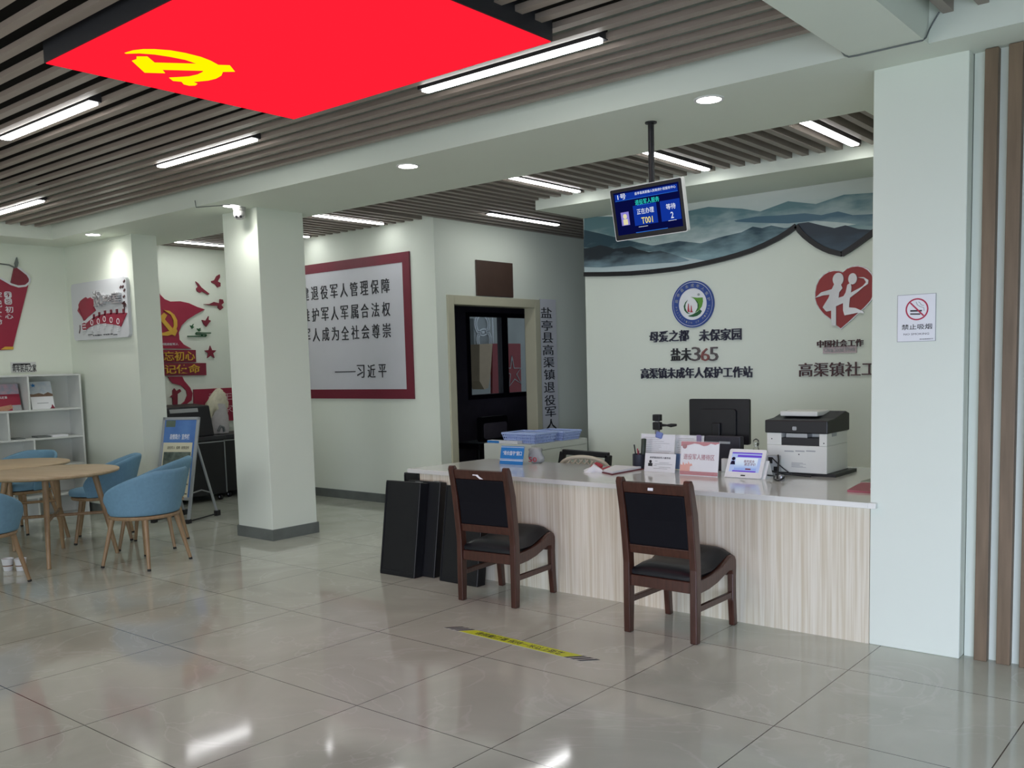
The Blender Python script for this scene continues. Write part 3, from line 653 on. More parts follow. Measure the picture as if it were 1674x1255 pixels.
for (px, py) in ((480, 225), (495, 340)):
    c0 = OA([(px, py)])[0]
    for r_ in (.17, .22): ga.ring(FX(-12.3), c0[0], c0[1], r_-.012, r_+.012, 0, .02, 24)
ga.build('fan_guard', 'paper', ac)
tag(MB().tube([AX(804, 515, -12.2), Vector((-12.2, AX(804, 515, -12.2).y, 0))], .02, 8).build('outdoor_pipe', 'paper'), 'white upright pipe beyond the dark window', 'pipe')
# office chair seen through the door
oc = thing('office_chair', 'black high-backed office chair in the dark room behind the doorway', 'chair', (-7.9, 8.35, 0))
q = [AX(a, b, -7.9) for a, b in ((783, 682), (826, 680), (818, 760), (773, 762))]
yA, yB, zT = q[0].y, q[1].y, q[0].z
MB().rrect(FX(-7.9), yA, yB, .52, zT, .04, -.04, .04).build('back_frame', 'black', oc, bevel=.012)
MB().rrect(FX(-7.86), yA+.04, yB-.04, .56, zT-.08, .03, 0, .02).build('back_pad', 'darkroom', oc)
MB().box((-8.4, yA+.02, .42), (-7.92, yB-.02, .5)).build('seat', 'black', oc, bevel=.02)
MB().cyl((-8.15, (yA+yB)/2, .08), .03, .35).build('gas_column', 'black', oc)
m_ = MB()
for k in range(5):
    g = 2*math.pi*k/5; m_.tube([(-8.15, (yA+yB)/2, .1), (-8.15+.28*math.cos(g), (yA+yB)/2+.28*math.sin(g), .03)], [.025, .018], 8)
m_.build('base', 'black', oc)

# ================================================================== RECEPTION COUNTER
CZ = .752
ct = thing('reception_counter', 'long reception counter with white quartz top and cream striped front', 'counter', (-3.3, 5.2, 0))
MB().prism(FZ(0), [(-5.05, 4.85), (-1.632, 4.828), (-1.632, 5.63), (-1.95, 5.63), (-1.95, 6.35), (-2.98, 6.35), (-2.98, 5.66), (-4.965, 5.69)], .722, CZ).build('worktop', 'counter', ct, bevel=.003)
MB().box((-1.6325, 4.828, .722), (-1.592, 4.8565, CZ)).build('worktop_nosing', 'counter', ct, bevel=.002)
MB().box((-4.93, 4.862, .0), (-1.632, 4.885, .722)).build('front_panel', 'stripe', ct)
MB().box((-4.93, 4.886, 0), (-4.91, 5.6, .722)).build('side_panel', 'shelfwhite', ct)
MB().box((-1.66, 4.888, 0), (-1.635, 5.6, .722)).box((-2.96, 5.7, 0), (-2.94, 6.3, .722)).box((-1.99, 5.7, 0), (-1.97, 6.3, .722)).build('inner_panel', 'shelfwhite', ct)
# ---- things on the counter
def board(name, label, cat, tl, tr, bl, face, thick=.004, grp=None, back=None):
    """upright or leaning board from three corner points; returns root, frame, w, h"""
    o = thing(name, label, cat, (tl+tr)/2 - Vector((0, 0, (tl-bl).length)), 0, grp)
    fr, w, h = quad_frame(tl, tr, bl)
    MB().rect(fr, 0, w, 0, h, -thick, 0).build(face[0], face[1], o)
    return o, fr, w, h
def upright(px0, px1, pyb, pyt, zt, lean=.03, yaw=0.0):
    """board standing on plane z=zt whose bottom edge spans px0..px1 at pyb"""
    a = AZ(px0, pyb[0], zt); b = AZ(px1, pyb[1], zt)
    return a, b
# blue duty sign
bl = AZ(816.5, 758, CZ); br = Vector((bl.x+.218, bl.y+.01, CZ)); ht = .137
bs, fr, w, h = board('duty_sign', 'small blue and white striped desk sign at the far end of the counter', 'sign', bl+Vector((0, .03, ht)), br+Vector((0, .03, ht)), bl, ('sign_face', 'bluesign'))
MB().rect(fr, 0, w, h*.20, h*.235, 0, .001).rect(fr, 0, w, h*.28, h*.30, 0, .001).rect(fr, 0, w, h*.93, h*.95, 0, .001).build('white_stripe', 'paper', bs)
MB().text(fr, '“局长值守”窗口', w*.1, w*.92, h*.5, h*.74, .001, .0012, .02).build('lettering', 'paper', bs)
MB().prism(Fr((0, 0, 0), (0, 1, 0), (0, 0, 1), (1, 0, 0)), [(bl.y+.006, CZ), (bl.y+.075, CZ), (bl.y+.033, CZ+.09)], bl.x+.08, bl.x+.13).build('stand', 'acrylic', bs)
# crumpled bag with red 50
bc = AZ(873, 757, CZ); bg = thing('plastic_bag', 'crumpled clear-white bag with a red 50 beside the blue desk sign', 'bag', bc)
m_ = MB(); n_ = 16; prof = [(.03, 0), (.055, .012), (.062, .045), (.05, .085), (.052, .105), (.03, .118), (.004, .12)]
vs_, fs_ = [], []
for r_, z_ in prof:
    for k in range(n_):
        g = 2*math.pi*k/n_; rr = r_*(1+.22*math.sin(3*g+z_*40)+.12*math.sin(7*g+z_*70)); vs_.append((bc.x+rr*math.cos(g)*1.1, bc.y+.03+rr*math.sin(g)*.7, CZ+z_))
for i in range(len(prof)-1):
    for k in range(n_): fs_.append((i*n_+k, i*n_+(k+1)%n_, (i+1)*n_+(k+1)%n_, (i+1)*n_+k))
fs_ += [tuple(range(n_))[::-1], tuple(range((len(prof)-1)*n_, len(prof)*n_))]
m_.add(vs_, fs_).build('bag_film', 'smoke', bg, smooth=80)
MB().text(FY(bc.y-.022), '50', bc.x-.035, bc.x+.045, CZ+.012, CZ+.05, 0, .002, .02).build('red_number', 'red2', bg)
# rattan-backed chair behind the counter
rc = thing('rattan_chair', 'black framed chair with cream woven back behind the counter', 'chair', (-3.95, 6.15, 0))
yR = 6.0
tl_, tr_ = AY(921, 738, yR), AY(995, 744, yR); bl_, br_ = AY(910, 765, yR), AY(985, 765, yR)
PB = [(tl_.x, tl_.z), (tr_.x, tr_.z), (br_.x+.02, CZ-.35), (bl_.x-.02, CZ-.35)]
FRc = FY(yR)
m_ = MB()
for i, j in ((0, 1), (1, 2), (2, 3), (3, 0)):
    m_.band(FRc, [PB[i], PB[j]], .042, -.02, .02)
m_.build('back_frame', 'black', rc, bevel=.005)
m_ = MB(); cxr = (tl_.x+tr_.x)/2; zt_ = tl_.z-.032; wR = (tr_.x-tl_.x)/2+.01
arc = [(cxr+wR*1.08*math.cos(g), zt_-.15+.15*max(0, math.sin(g))**.62) for g in [math.pi*i/20 for i in range(21)]]
m_.tube([FRc.p(a, b, .025) for a, b in arc], .016, 8)
for k in range(-7, 8):
    for sg in (-1, 1):
        P_ = []
        for t in range(13):
            a = cxr + k*.055 + sg*(t*.02-.12); b = zt_-.24+t*.02
            u = (a-cxr)/(wR*1.08)
            if abs(u) < 1 and b < zt_-.15+.15*max(0, 1-u*u)**.31: P_.append(FRc.p(a, b, .024+.004*sg))
        if len(P_) > 1: m_.tube(P_, .007, 6)
m_.build('woven_back', 'rattan', rc, smooth=60)
MB().box((cxr-.25, yR+.03, .4), (cxr+.25, yR+.5, .46)).build('seat', 'black', rc, bevel=.02)
for sx in (-1, 1):
    for yy in (yR+.05, yR+.46): MB().box((cxr+sx*.23-.02, yy-.02, 0), (cxr+sx*.23+.02, yy+.02, .42)).build('leg', 'black', rc)
# clutter: tissue, red cloth, clipboard
def crumple(name, label, cat, c, rx, ry, hz, m, seed, grp=None):
    rnd = random.Random(seed); n1, n2 = 18, 7; vs, fs = [], []
    ph = [rnd.uniform(0, 6.28) for _ in range(6)]
    for i in range(n2):
        t = i/(n2-1); r_ = math.cos(t*math.pi/2)**.6
        for k in range(n1):
            g = 2*math.pi*k/n1; q = 1+.28*math.sin(3*g+ph[0]+2*t)+.16*math.sin(5*g+ph[1])+.1*math.sin(9*g+ph[2]+5*t)
            vs.append((c.x+rx*r_*q*math.cos(g), c.y+ry*r_*q*math.sin(g), c.z+hz*t*(1+.3*math.sin(2*g+ph[3]))))
    for i in range(n2-1):
        for k in range(n1): fs.append((i*n1+k, i*n1+(k+1)%n1, (i+1)*n1+(k+1)%n1, (i+1)*n1+k))
    fs += [tuple(range(n1))[::-1], tuple(range((n2-1)*n1, n2*n1))]
    return tag(MB().add(vs, fs).build(name, m, smooth=50), label, cat, grp)
crumple('tissue', 'crumpled white tissue on the counter beside the clipboard', 'tissue', AZ(971, 771, CZ), .07, .055, .045, 'paper', 3)
crumple('red_cloth', 'small crumpled red cloth behind the white tissue', 'cloth', AZ(975, 765, CZ), .04, .04, .035, 'red2', 5)
crumple('red_ribbon', 'flat red scrap between the tissue and the clipboard', 'ribbon', AZ(994, 766, CZ), .035, .04, .015, 'red2', 8)
cp = thing('clipboard', 'maroon clipboard with white sheets lying on the counter', 'clipboard', AZ(1017, 770, CZ))
ca, cb, cc_, cd_ = AZ(984, 773, CZ), AZ(1000, 776.5, CZ), AZ(1052, 767, CZ), AZ(1005, 764.5, CZ)
P4 = [(ca.x, ca.y), (cb.x, cb.y), (cc_.x, cc_.y), (cd_.x, cd_.y)]
MB().prism(FZ(CZ), P4, .0, .007).build('clip_board', mat('maroon_cover', '#6B2432', .5, noise=.05), cp)
mx_ = sum(p[0] for p in P4)/4; my_ = sum(p[1] for p in P4)/4
MB().prism(FZ(CZ), [(mx_+(a-mx_)*.9, my_+(b-my_)*.9) for a, b in P4], .008, .022).build('sheets', 'paper', cp)
# pen holder
ph_ = AZ(1040, 767, CZ); pc = thing('pen_holder', 'black mesh pen holder with pens and a phone handset', 'pen holder', ph_)
PX_ = (ph_.x, ph_.y+.045, CZ)
MB().lathe([(.046, 0), (.048, .004), (.048, .105), (.044, .105), (.043, .01)], PX_).build('cup', mat('dark_mesh_cup', '#2B2E3C', .45, metal=.3, noise=.15, scale=120), pc, smooth=30)
for i, (dx, dy, hh, m2) in enumerate(((-.03, 0, .17, 'black'), (-.02, .02, .14, 'red2'), (0, -.01, .13, 'redframe'), (.015, .02, .135, 'black'))):
    MB().tube([(PX_[0]+dx*.6, PX_[1]+dy, CZ+.02), (PX_[0]+dx*1.4, PX_[1]+dy, CZ+hh)], .005, 8).build('pen', m2, pc)
MB().tube([(PX_[0]+.03, PX_[1], CZ+.03), (PX_[0]+.032, PX_[1], CZ+.12), (PX_[0]+.036, PX_[1]+.004, CZ+.21), (PX_[0]+.036, PX_[1]+.004, CZ+.215)], [.016, .017, .018, .012], 12).build('handset', mat('dark_olive_plastic', '#2E3A30', .5, noise=.08), pc, smooth=60)
# document stands
ya = AZ(1054, 770, CZ).y
tl_, tr_, bl_ = AY(1053, 740, ya+.02), AY(1105, 737, ya+.02), AY(1053, 770, ya)
bl_.z = CZ; tl_.x = bl_.x; tr_.z = tl_.z
dc, fr, w, h = board('name_card', 'low white name card with a portrait photo beside the red reception sign', 'card', tl_, tr_, bl_, ('card_face', 'paper'))
MB().text(fr, '高渠镇退役军人服务站', w*.16, w*.84, h*.72, h*.83, 0, .001, .02).build('heading', 'ink', dc)
MB().disc(fr, w*.19, h*.55, w*.045, 0, .001, 16).rect(fr, w*.12, w*.26, h*.30, h*.47, 0, .0012).build('portrait', 'ink', dc)
m_ = MB()
for k, (a0, a1) in enumerate(((.34, .42), (.48, .8), (.34, .9), (.3, .4), (.48, .86), (.3, .75))): m_.rect(fr, w*a0, w*a1, h*(.58-.08*k), h*(.6-.08*k), 0, .001)
m_.build('text_rows', 'smoke', dc)
yb_ = ya+.16
def sheet(name, label, x0, y0, x1, y1, yy, rows, seed):
    tl_, tr_ = AY(x0, y0, yy+.035), AY(x1, y0+1, yy+.035); tr_.z = tl_.z; bl_ = Vector((tl_.x, yy, CZ))
    o, fr, w, h = board(name, label, 'document stand', tl_, tr_, bl_, ('sheet', 'paper'))
    m_ = MB(); rnd = random.Random(seed)
    for k in range(rows):
        z_ = .9-.055*k; m_.rect(fr, w*rnd.uniform(.06, .14), w*rnd.uniform(.5, .93), h*z_, h*(z_+.012), 0, .001)
    m_.build('text_rows', 'smoke', o)
    MB().rect(fr, -.004, w+.004, -.0, h+.004, .002, .004).build('clear_cover', 'acrylic', o)
    return o, fr, w, h
dc1, fr, w, h = sheet('document_stand', 'tall white document stand with a blue ornament on its top edge', 1049, 709, 1104, 770, yb_, 14, 4)
MB().obox(fr.p(w*.55, h-.005, .01), (.05, .02, .045), rotmat(.0, .3, .2)).build('blue_ornament', mat('muted_blue', '#6E7FB8', .5, noise=.1), dc1, bevel=.008)
dc2, fr, w, h = sheet('document_stand', 'tall white document stand behind the red reception sign', 1105, 711, 1151, 770, yb_+.05, 14, 9)
MB().rect(fr, w*.02, w*.25, 0, h*.45, .001, .002).build('blue_print', 'bluesign', dc2)
MB().obox(fr.p(w*.85, h-.02, .01), (.035, .01, .05)).build('mauve_clip', mat('mauve_plastic', '#8C7FA0', .5, noise=.05), dc2, bevel=.004)
# red reception sign
yr = AZ(1111, 776, CZ).y
bl_ = Vector((AY(1111, 774, yr).x, yr, CZ)); tl_ = AY(1111, 721, yr+.03); tl_.x = bl_.x; tr_ = Vector((AY(1176, 722, yr+.03).x, yr+.03, tl_.z))
rs, fr, w, h = board('reception_sign', 'white acrylic sign with red wavy top and red characters', 'sign', tl_, tr_, bl_, ('sign_face', 'paper'), .006)
tp = [(0, h), (w, h), (w, h*.97), (w*.9, h*.93), (w*.78, h*.96), (w*.7, h*.9), (w*.6, h*.88), (w*.48, h*.93), (w*.36, h*.95), (w*.24, h*.91), (w*.1, h*.87), (0, h*.86)]
MB().prism(fr, tp, 0, .001).rect(fr, 0, w, h*.02, h*.13, 0, .001).build('red_print', 'red2', rs)
sk = [(0, h*.13), (w*.26, h*.13), (w*.26, h*.27), (w*.33, h*.3), (w*.3, h*.36), (w*.26, h*.33), (w*.22, h*.42), (w*.2, h*.33), (w*.15, h*.36), (w*.13, h*.3), (w*.07, h*.4), (w*.06, h*.3), (0, h*.33)]
MB().prism(fr, sk, 0, .0012).build('skyline_print', mat('salmon_print', '#E79C84', .5, noise=.05), rs)
MB().disc(fr, w*.1, h*.86, w*.06, .001, .002, 20).build('badge_print', 'heart', rs)
MB().text(fr, '退役军人接待区', w*.08, w*.90, h*.47, h*.64, .001, .0015, .02).build('lettering', mat('maroon_print', '#A03048', .5, noise=.03), rs)
MB().rect(fr, -.004, w+.004, -.0, h+.006, .003, .005).build('clear_cover', 'acrylic', rs)
# tablet
yt_ = AZ(1190, 780, CZ).y - .01
bl_ = Vector((AY(1187, 779, yt_).x, yt_, CZ+.004)); br_ = Vector((AY(1246, 783, yt_).x, yt_-.0, CZ+.004)); tl_ = AY(1194, 733, yt_+.09); tr_ = AY(1254, 735, yt_+.09)
tr_.z = tl_.z; bl_.x = tl_.x-.0; 
tb = thing('rating_tablet', 'white service rating tablet with a lit screen leaning on the counter', 'tablet', Vector(((bl_.x+br_.x)/2, yt_, CZ)))
fr, w, h = quad_frame(tl_, tr_, bl_)
MB().rrect(fr, 0, w, 0, h, .012, -.018, 0).build('casing', 'white_plastic', tb, bevel=.003)
sx0, sx1, sy0, sy1 = w*.09, w*.9, h*.2, h*.88
MB().rect(fr, sx0, sx1, sy0, sy1, 0, .001).build('screen', emit('lavender_screen', '#AFC0EC', .85), tb)
def S4(a, b, c, d): return (sx0+(sx1-sx0)*a, sx0+(sx1-sx0)*b, sy0+(sy1-sy0)*c, sy0+(sy1-sy0)*d)
VB = emit('violet_bar', '#6B4FC8', .9)
for q4 in ((0, 1, .93, 1), (.2, 1, .76, .87), (.12, .9, 0, .07)): MB().rect(fr, *S4(*q4), .001, .0014).build('violet_bar', VB, tb)
MB().rect(fr, *S4(.16, .9, .1, .72), .001, .0013).build('picture', ramp_mat('pale_blue_screen', ((0, '#7E9BE0'), (.5, '#C6DAF2'), (1, '#DCE6F4')), emission=.85, noise=.1), tb)
MB().text(fr, '微笑服务', *S4(.44, .8, .47, .62), .0015, .0015, .01).text(fr, '请您评价', *S4(.47, .86, .32, .47), .0015, .0015, .01).rect(fr, *S4(.54, .72, .12, .19), .0014, .0016).build('screen_text', emit('maroon_screen_text', '#8C4A5C', .6), tb)
MB().disc(fr, *[S4(.08, 0, .66, 0)[i] for i in (0, 2)], .012, .001, .0016, 16).prism(fr, [(S4(.0,0,0,0)[0], S4(0,0,.36,0)[2]), (S4(.17,0,0,0)[0], S4(0,0,.36,0)[2]), (S4(.13,0,0,0)[0], S4(0,0,.55,0)[2]), (S4(.03,0,0,0)[0], S4(0,0,.55,0)[2])], .001, .0016).build('portrait', emit('dark_portrait', '#2A2440', .6), tb)
MB().rect(fr, w*.44, w*.56, h*.06, h*.10, 0, .001).build('maker_mark', 'ink', tb)
MB().prism(Fr((0, 0, 0), (0, 1, 0), (0, 0, 1), (1, 0, 0)), [(bl_.y+.02, CZ), (bl_.y+.14, CZ), (bl_.y+.085, CZ+.11)], bl_.x-.01, br_.x+.01).build('stand', 'white_plastic', tb)
# monitor seen from behind
ym = 5.95
mo = thing('computer_monitor', 'large black computer monitor seen from behind on the counter', 'monitor', (-3.05, ym, CZ))
q = [AY(a, b, ym) for a, b in ((1125.5, 653), (1223, 651), (1226, 727), (1128.5, 724))]
fm = FY(ym)
xs0, xs1 = (q[0].x+q[3].x)/2, (q[1].x+q[2].x)/2; zb_, zt_ = (q[2].z+q[3].z)/2, (q[0].z+q[1].z)/2
MB().rrect(fm, xs0, xs1, zb_, zt_, .012, -.03, 0).build('shell', 'black', mo, bevel=.006)
MB().rrect(fm, xs0+.09, xs1-.09, zb_+.05, zt_-.07, .02, 0, .02).build('rear_bulge', 'black', mo, bevel=.01)
cxm = (xs0+xs1)/2
MB().box((cxm-.03, ym-.045, CZ+.01), (cxm+.03, ym-.02, zb_+.15)).build('neck', 'black', mo, bevel=.004)
MB().box((cxm-.11, ym-.14, CZ+.0), (cxm+.11, ym+.05, CZ+.012)).build('foot', 'black', mo, bevel=.004)
bb = thing('black_box', 'dark box standing between the red sign and the monitor', 'box', AY(1195, 770, 5.72))
q0, q1 = AY(1152, 712, 5.74), AY(1210, 714, 5.74)
MB().box((q0.x, 5.74, CZ), (q1.x, 5.80, q0.z)).build('body', mat('dark_grey_plastic', '#2B2A33', .5, noise=.1), bb, bevel=.006)
MB().box((q0.x+.11, 5.736, q0.z-.05), (q0.x+.19, 5.741, q0.z-.035)).build('light_label', 'smoke', bb)
MB().box((q1.x-.12, 5.70, CZ), (q1.x+.03, 5.735, CZ+.09)).build('white_block', 'white_plastic', bb, bevel=.004)
# document camera
dv = thing('document_camera', 'black document camera with a side arm behind the paper stands', 'document camera', AY(1075, 705, 5.85))
y5 = 5.85
q = [AY(a, b, y5) for a, b in ((1068.5, 677), (1080.5, 688), (1068.5, 689.5), (1080.5, 702.5))]
cxd = (q[0].x+q[1].x)/2; hw = (q[1].x-q[0].x)/2
MB().box((cxd-hw, y5-.02, q[1].z), (cxd+hw, y5+.02, q[0].z)).build('camera_head', 'black', dv, bevel=.005)
MB().box((cxd-hw, y5-.02, q[3].z), (cxd+hw, y5+.02, q[2].z)).build('pivot', 'black', dv, bevel=.005)
MB().box((cxd-hw*.5, y5-.01, CZ+.012), (cxd+hw*.5, y5+.01, q[0].z-.01)).build('column', 'grey_metal', dv)
MB().box((cxd-.09, y5-.07, CZ), (cxd+.09, y5+.07, CZ+.012)).build('base', 'black', dv)
ze = AY(1090, 695, y5).z
MB().tube([(cxd+hw, y5, ze), (cxd+hw+.05, y5, ze), (AY(1097, 695, y5).x, y5, ze), (AY(1105.5, 694, y5).x, y5, ze+.004)], [.012, .007, .014, .009], 10).build('side_arm', 'black', dv, smooth=60)
# printer
yp0, yp1 = 5.72, 6.08
pr = thing('office_printer', 'white office printer with black scanner lid on the counter by the pillar', 'printer', (-2.35, 5.9, CZ))
F1 = FY(yp0)
def PRT(pts): return pxY(yp0, pts, 7.609, 1220, 660)
def PX(px, py): return PRT([(px, py)])[0]
x0 = PX(255, 500)[0]; x1 = PX(1003, 500)[0]; z0 = CZ+.02; zt_ = PX(630, 365)[1]; zl = PX(630, 205)[1]
xo0, zo1 = PX(435, 368)[0], zt_; xo1 = PX(905, 500)[0]; zo0 = PX(665, 520)[1]; zo2 = PX(665, 425)[1]
m_ = MB().box((x0, yp0, z0), (x1, yp1, zo0)).box((x0, yp0, zo0), (xo0, yp1, zt_)).box((xo1, yp0, zo0), (x1, yp1, zt_)).box((xo0, yp0+.12, zo0), (xo1, yp1, zt_))
m_.build('body', 'printer', pr, bevel=.004)
MB().box((xo0, yp0+.004, zo0), (xo1, yp0+.12, zo2)).build('output_tray', 'black', pr)
MB().box((xo0+.02, yp0+.03, zo2), (xo0+.16, yp0+.11, zt_-.005)).build('paper_guide', 'grey_metal', pr)
prof = [(yp0-.012, zt_), (yp1+.01, zt_), (yp1+.01, zl+.03), (yp1-.05, zl+.045), (yp0+.12, zl+.008), (yp0-.012, zl)]
MB().sweep(prof, x0-.008, x1+.008, 'x').build('scanner_lid', 'black', pr, bevel=.006)
MB().box((x0+.05, yp0+.09, zl+.02), (x0+.30, yp1-.05, zl+.052)).build('feeder_tray', 'printer', pr, bevel=.008)
a_, b_ = PX(583, 280), PX(635, 328)
MB().rrect(FY(yp0-.012), a_[0], b_[0], b_[1], a_[1], .006, 0, .002).build('white_badge', 'smoke', pr)
m_ = MB()
for aa, bb_ in ((475, 590), (610, 725), (745, 860)): p, q = PX(aa, 578), PX(bb_, 598); m_.rect(F1, p[0], q[0], q[1], p[1], 0, .001)
p, q = PX(562, 722), PX(742, 795)
for k in range(4):
    for j in range(0): m_.rect(F1, p[0]+(q[0]-p[0])*(j+.1)/5, p[0]+(q[0]-p[0])*(j+.1+.5+.3*((k*j) % 2))/5, q[1]+(p[1]-q[1])*(k+.1)/4, q[1]+(p[1]-q[1])*(k+.7)/4, 0, .001)
for k in range(5): m_.rect(F1, p[0], q[0]-(k % 3)*.02, q[1]+(p[1]-q[1])*(k+.1)/5, q[1]+(p[1]-q[1])*(k+.55)/5, 0, .001)
m_.build('front_marks', 'smoke', pr)
m_ = MB()
for px_, py_ in ((965, 492), (655, 628), (960, 882), (318, 432)): c0 = PX(px_, py_); m_.disc(F1, c0[0], c0[1], .004, 0, .0015, 10)
m_.build('screw_holes', 'ink', pr)
MB().box((x1+.0005, yp0+.08, z0+.23), (x1+.002, yp0+.16, z0+.30)).build('side_vent', 'smoke', pr)
MB().box((x0+.06, yp0+.02, CZ), (x1+.05, yp1+.03, z0)).build('base_tray', 'black', pr)
# adapter box, cables
ad = thing('adapter_box', 'small grey adapter box with black plugs beside the printer', 'adapter', AZ(1262, 775, CZ))
q0, q1 = AY(1252, 744, 5.66), AY(1274, 744, 5.66)
MB().box((q0.x, 5.66, CZ), (q1.x, 5.69, q0.z)).build('body', 'smoke', ad, bevel=.004)
MB().box((q0.x+.02, 5.652, q0.z-.05), (q0.x+.045, 5.66, q0.z-.01)).box((q1.x-.035, 5.652, CZ+.02), (q1.x-.01, 5.66, CZ+.06)).build('plug', 'black', ad)
def C(px, py, y): return AY(px, py, y)
def cable(name, label, pts, r=.005):
    P_ = [C(*p) for p in pts]; Q = []
    for p in P_: p.z = max(p.z, CZ+r*1.05)
    for i in range(len(P_)-1):
        p0, p1, p2, p3 = P_[max(i-1,0)], P_[i], P_[i+1], P_[min(i+2, len(P_)-1)]
        for t in range(4):
            t = t/4; Q.append(.5*((2*p1)+(p2-p0)*t+(2*p0-5*p1+4*p2-p3)*t*t+(3*p1-p0-3*p2+p3)*t**3))
    Q.append(P_[-1]); return tag(MB().tube(Q, r, 8).build(name, 'black', smooth=60), label, 'cable', None)
cable('black_cable', 'black cable rising from the glass weight beside the printer', [(1271, 783, 5.5), (1272, 765, 5.55), (1273, 752, 5.6), (1272, 744, 5.64)], .006)
cable('black_cable', 'black cable running from the tablet along the printer front', [(1248, 768, 5.58), (1262, 770, 5.6), (1285, 774, 5.66), (1310, 777, 5.68), (1326, 778, 5.69)], .006)
cable('black_cable', 'black cable sloping down from the adapter box to the printer front', [(1262, 748, 5.64), (1272, 758, 5.63), (1284, 768, 5.64), (1294, 775, 5.65)], .004)
cable('black_cable', 'black cable loop lying around the glass weight', [(1250, 776, 5.5), (1258, 777, 5.49), (1265, 778, 5.46), (1266, 783, 5.42), (1273, 785, 5.40), (1281, 781, 5.43), (1280, 777, 5.5), (1268, 775, 5.53)], .005)
gw = AZ(1275, 786, CZ)
tag(MB().lathe([(.016, 0), (.018, .004), (.018, .032), (.015, .036)], gw+Vector((0, .02, .0))).build('glass_weight', 'grey_metal', smooth=40), 'small shiny silver cylinder on the counter in front of the cables', 'paperweight')
gb = AY(1236, 740, 5.8)
go = thing('glass_ornament', 'clear glass ornament on a dark base between monitor and printer', 'ornament', (gb.x, 5.8, CZ))
MB().box((gb.x-.06, 5.74, CZ), (gb.x+.07, 5.86, gb.z-.03)).build('white_box', 'white_plastic', go, bevel=.004)
MB().box((gb.x-.05, 5.76, gb.z-.03), (gb.x+.06, 5.84, gb.z-.008)).build('dark_base', 'brownboard', go)
MB().lathe([(.02, gb.z-.008), (.024, gb.z+.015), (.014, gb.z+.04), (.022, gb.z+.06), (.018, gb.z+.085), (.004, gb.z+.095)], (gb.x, 5.8, 0)).build('glass_body', 'glass', go, smooth=60)
# red brochure by the pillar
br_ = thing('red_brochure', 'red brochure with a pale swirl lying at the pillar end of the counter', 'brochure', AZ(1405, 800, CZ))
P5 = [AZ(a, b, CZ) for a, b in ((1385, 804), (1424, 806.5), (1424, 792), (1408, 791.5))]
MB().prism(FZ(CZ), [(min(p.x, -1.64), p.y) for p in P5], 0, .012).build('cover', 'redbrochure', br_)
MB().ring(FZ(CZ), P5[0].x+.135, P5[0].y+.1, .03, .042, .012, .013, 20).build('swirl', 'paper', br_)

# ================================================================== CABINET, BASKETS behind the counter
cbn = thing('low_cabinet', 'low pale steel cabinet behind the far end of the counter', 'cabinet', (-5.7, 7.3, 0))
cx0, cx1, cy0, cy1, cz = -6.02, -5.43, 6.83, 7.74, .745
MB().box((cx0, cy0, 0), (cx1, cy1, cz)).build('carcass', 'cabinet', cbn, bevel=.004)
FC = FX(cx1)
for a0, a1 in ((cy0+.012, (cy0+cy1)/2-.004), ((cy0+cy1)/2+.004, cy1-.012)):
    d_ = MB().rect(FC, a0, a1, .06, cz-.06, .0, .012).build('door', 'cabinet', cbn, bevel=.002)
    MB().rect(FC, a1-.10, a1-.05, cz-.16, cz-.10, .0125, .016).build('handle', 'grey_metal', d_, world=False)
MB().rect(FC, cy0+.012, cy1-.012, cz-.055, cz-.006, 0, .012).build('top_rail', 'cabinet', cbn)
def basket(label, c, w, d, h, rz, first=None):
    o = thing('plastic_basket', label, 'basket', c, rz, 'blue baskets on the cabinet')
    m_ = MB(); t = .12
    def rim(z, k): return [(-w/2*k, -d/2*k, z), (w/2*k, -d/2*k, z), (w/2*k, d/2*k, z), (-w/2*k, d/2*k, z)]
    lo, hi = rim(0.004, .88), rim(h, 1)
    for i in range(4):
        a, b, e, f = Vector(lo[i]), Vector(lo[(i+1) % 4]), Vector(hi[(i+1) % 4]), Vector(hi[i])
        n = max(6, int((b-a).length/.022))
        for k in range(n+1):
            u = k/n; m_.tube([a.lerp(b, u), f.lerp(e, u)], .005, 5)
        for z_ in (.02, .35, .68, .98): m_.tube([a.lerp(f, z_), b.lerp(e, z_)], .006 if z_ < .9 else .011, 6)
    m_.build('basket_wall', 'basket', o, world=False)
    MB().box((-w*.43, -d*.43, 0), (w*.43, d*.43, .006)).build('basket_floor', 'basket', o, world=False)
    MB().box((-w*.42, -d*.42, .007), (w*.42, d*.42, h*.93)).build('papers', mat('pale_blue_paper', '#A9BBE6', .8, noise=.03), o, world=False)
    return o
basket('larger light blue plastic basket of papers, nearer the counter sign', (-5.66, 7.10, cz+.001), .42, .34, .095, .0)
basket('smaller light blue plastic basket behind the larger one on the cabinet', (-5.62, 7.48, cz+.001), .40, .30, .085, .0)
fo = thing('document_folder', 'thin blue and white folder on the cabinet edge in front of the baskets', 'folder', (-5.9, 6.93, cz))
MB().box((-6.0, 6.86, cz), (-5.62, 6.94, cz+.028)).build('cover', 'white', fo, bevel=.003)
MB().box((-6.0, 6.858, cz+.004), (-5.85, 6.862, cz+.026)).build('blue_spine', 'bluesign', fo)

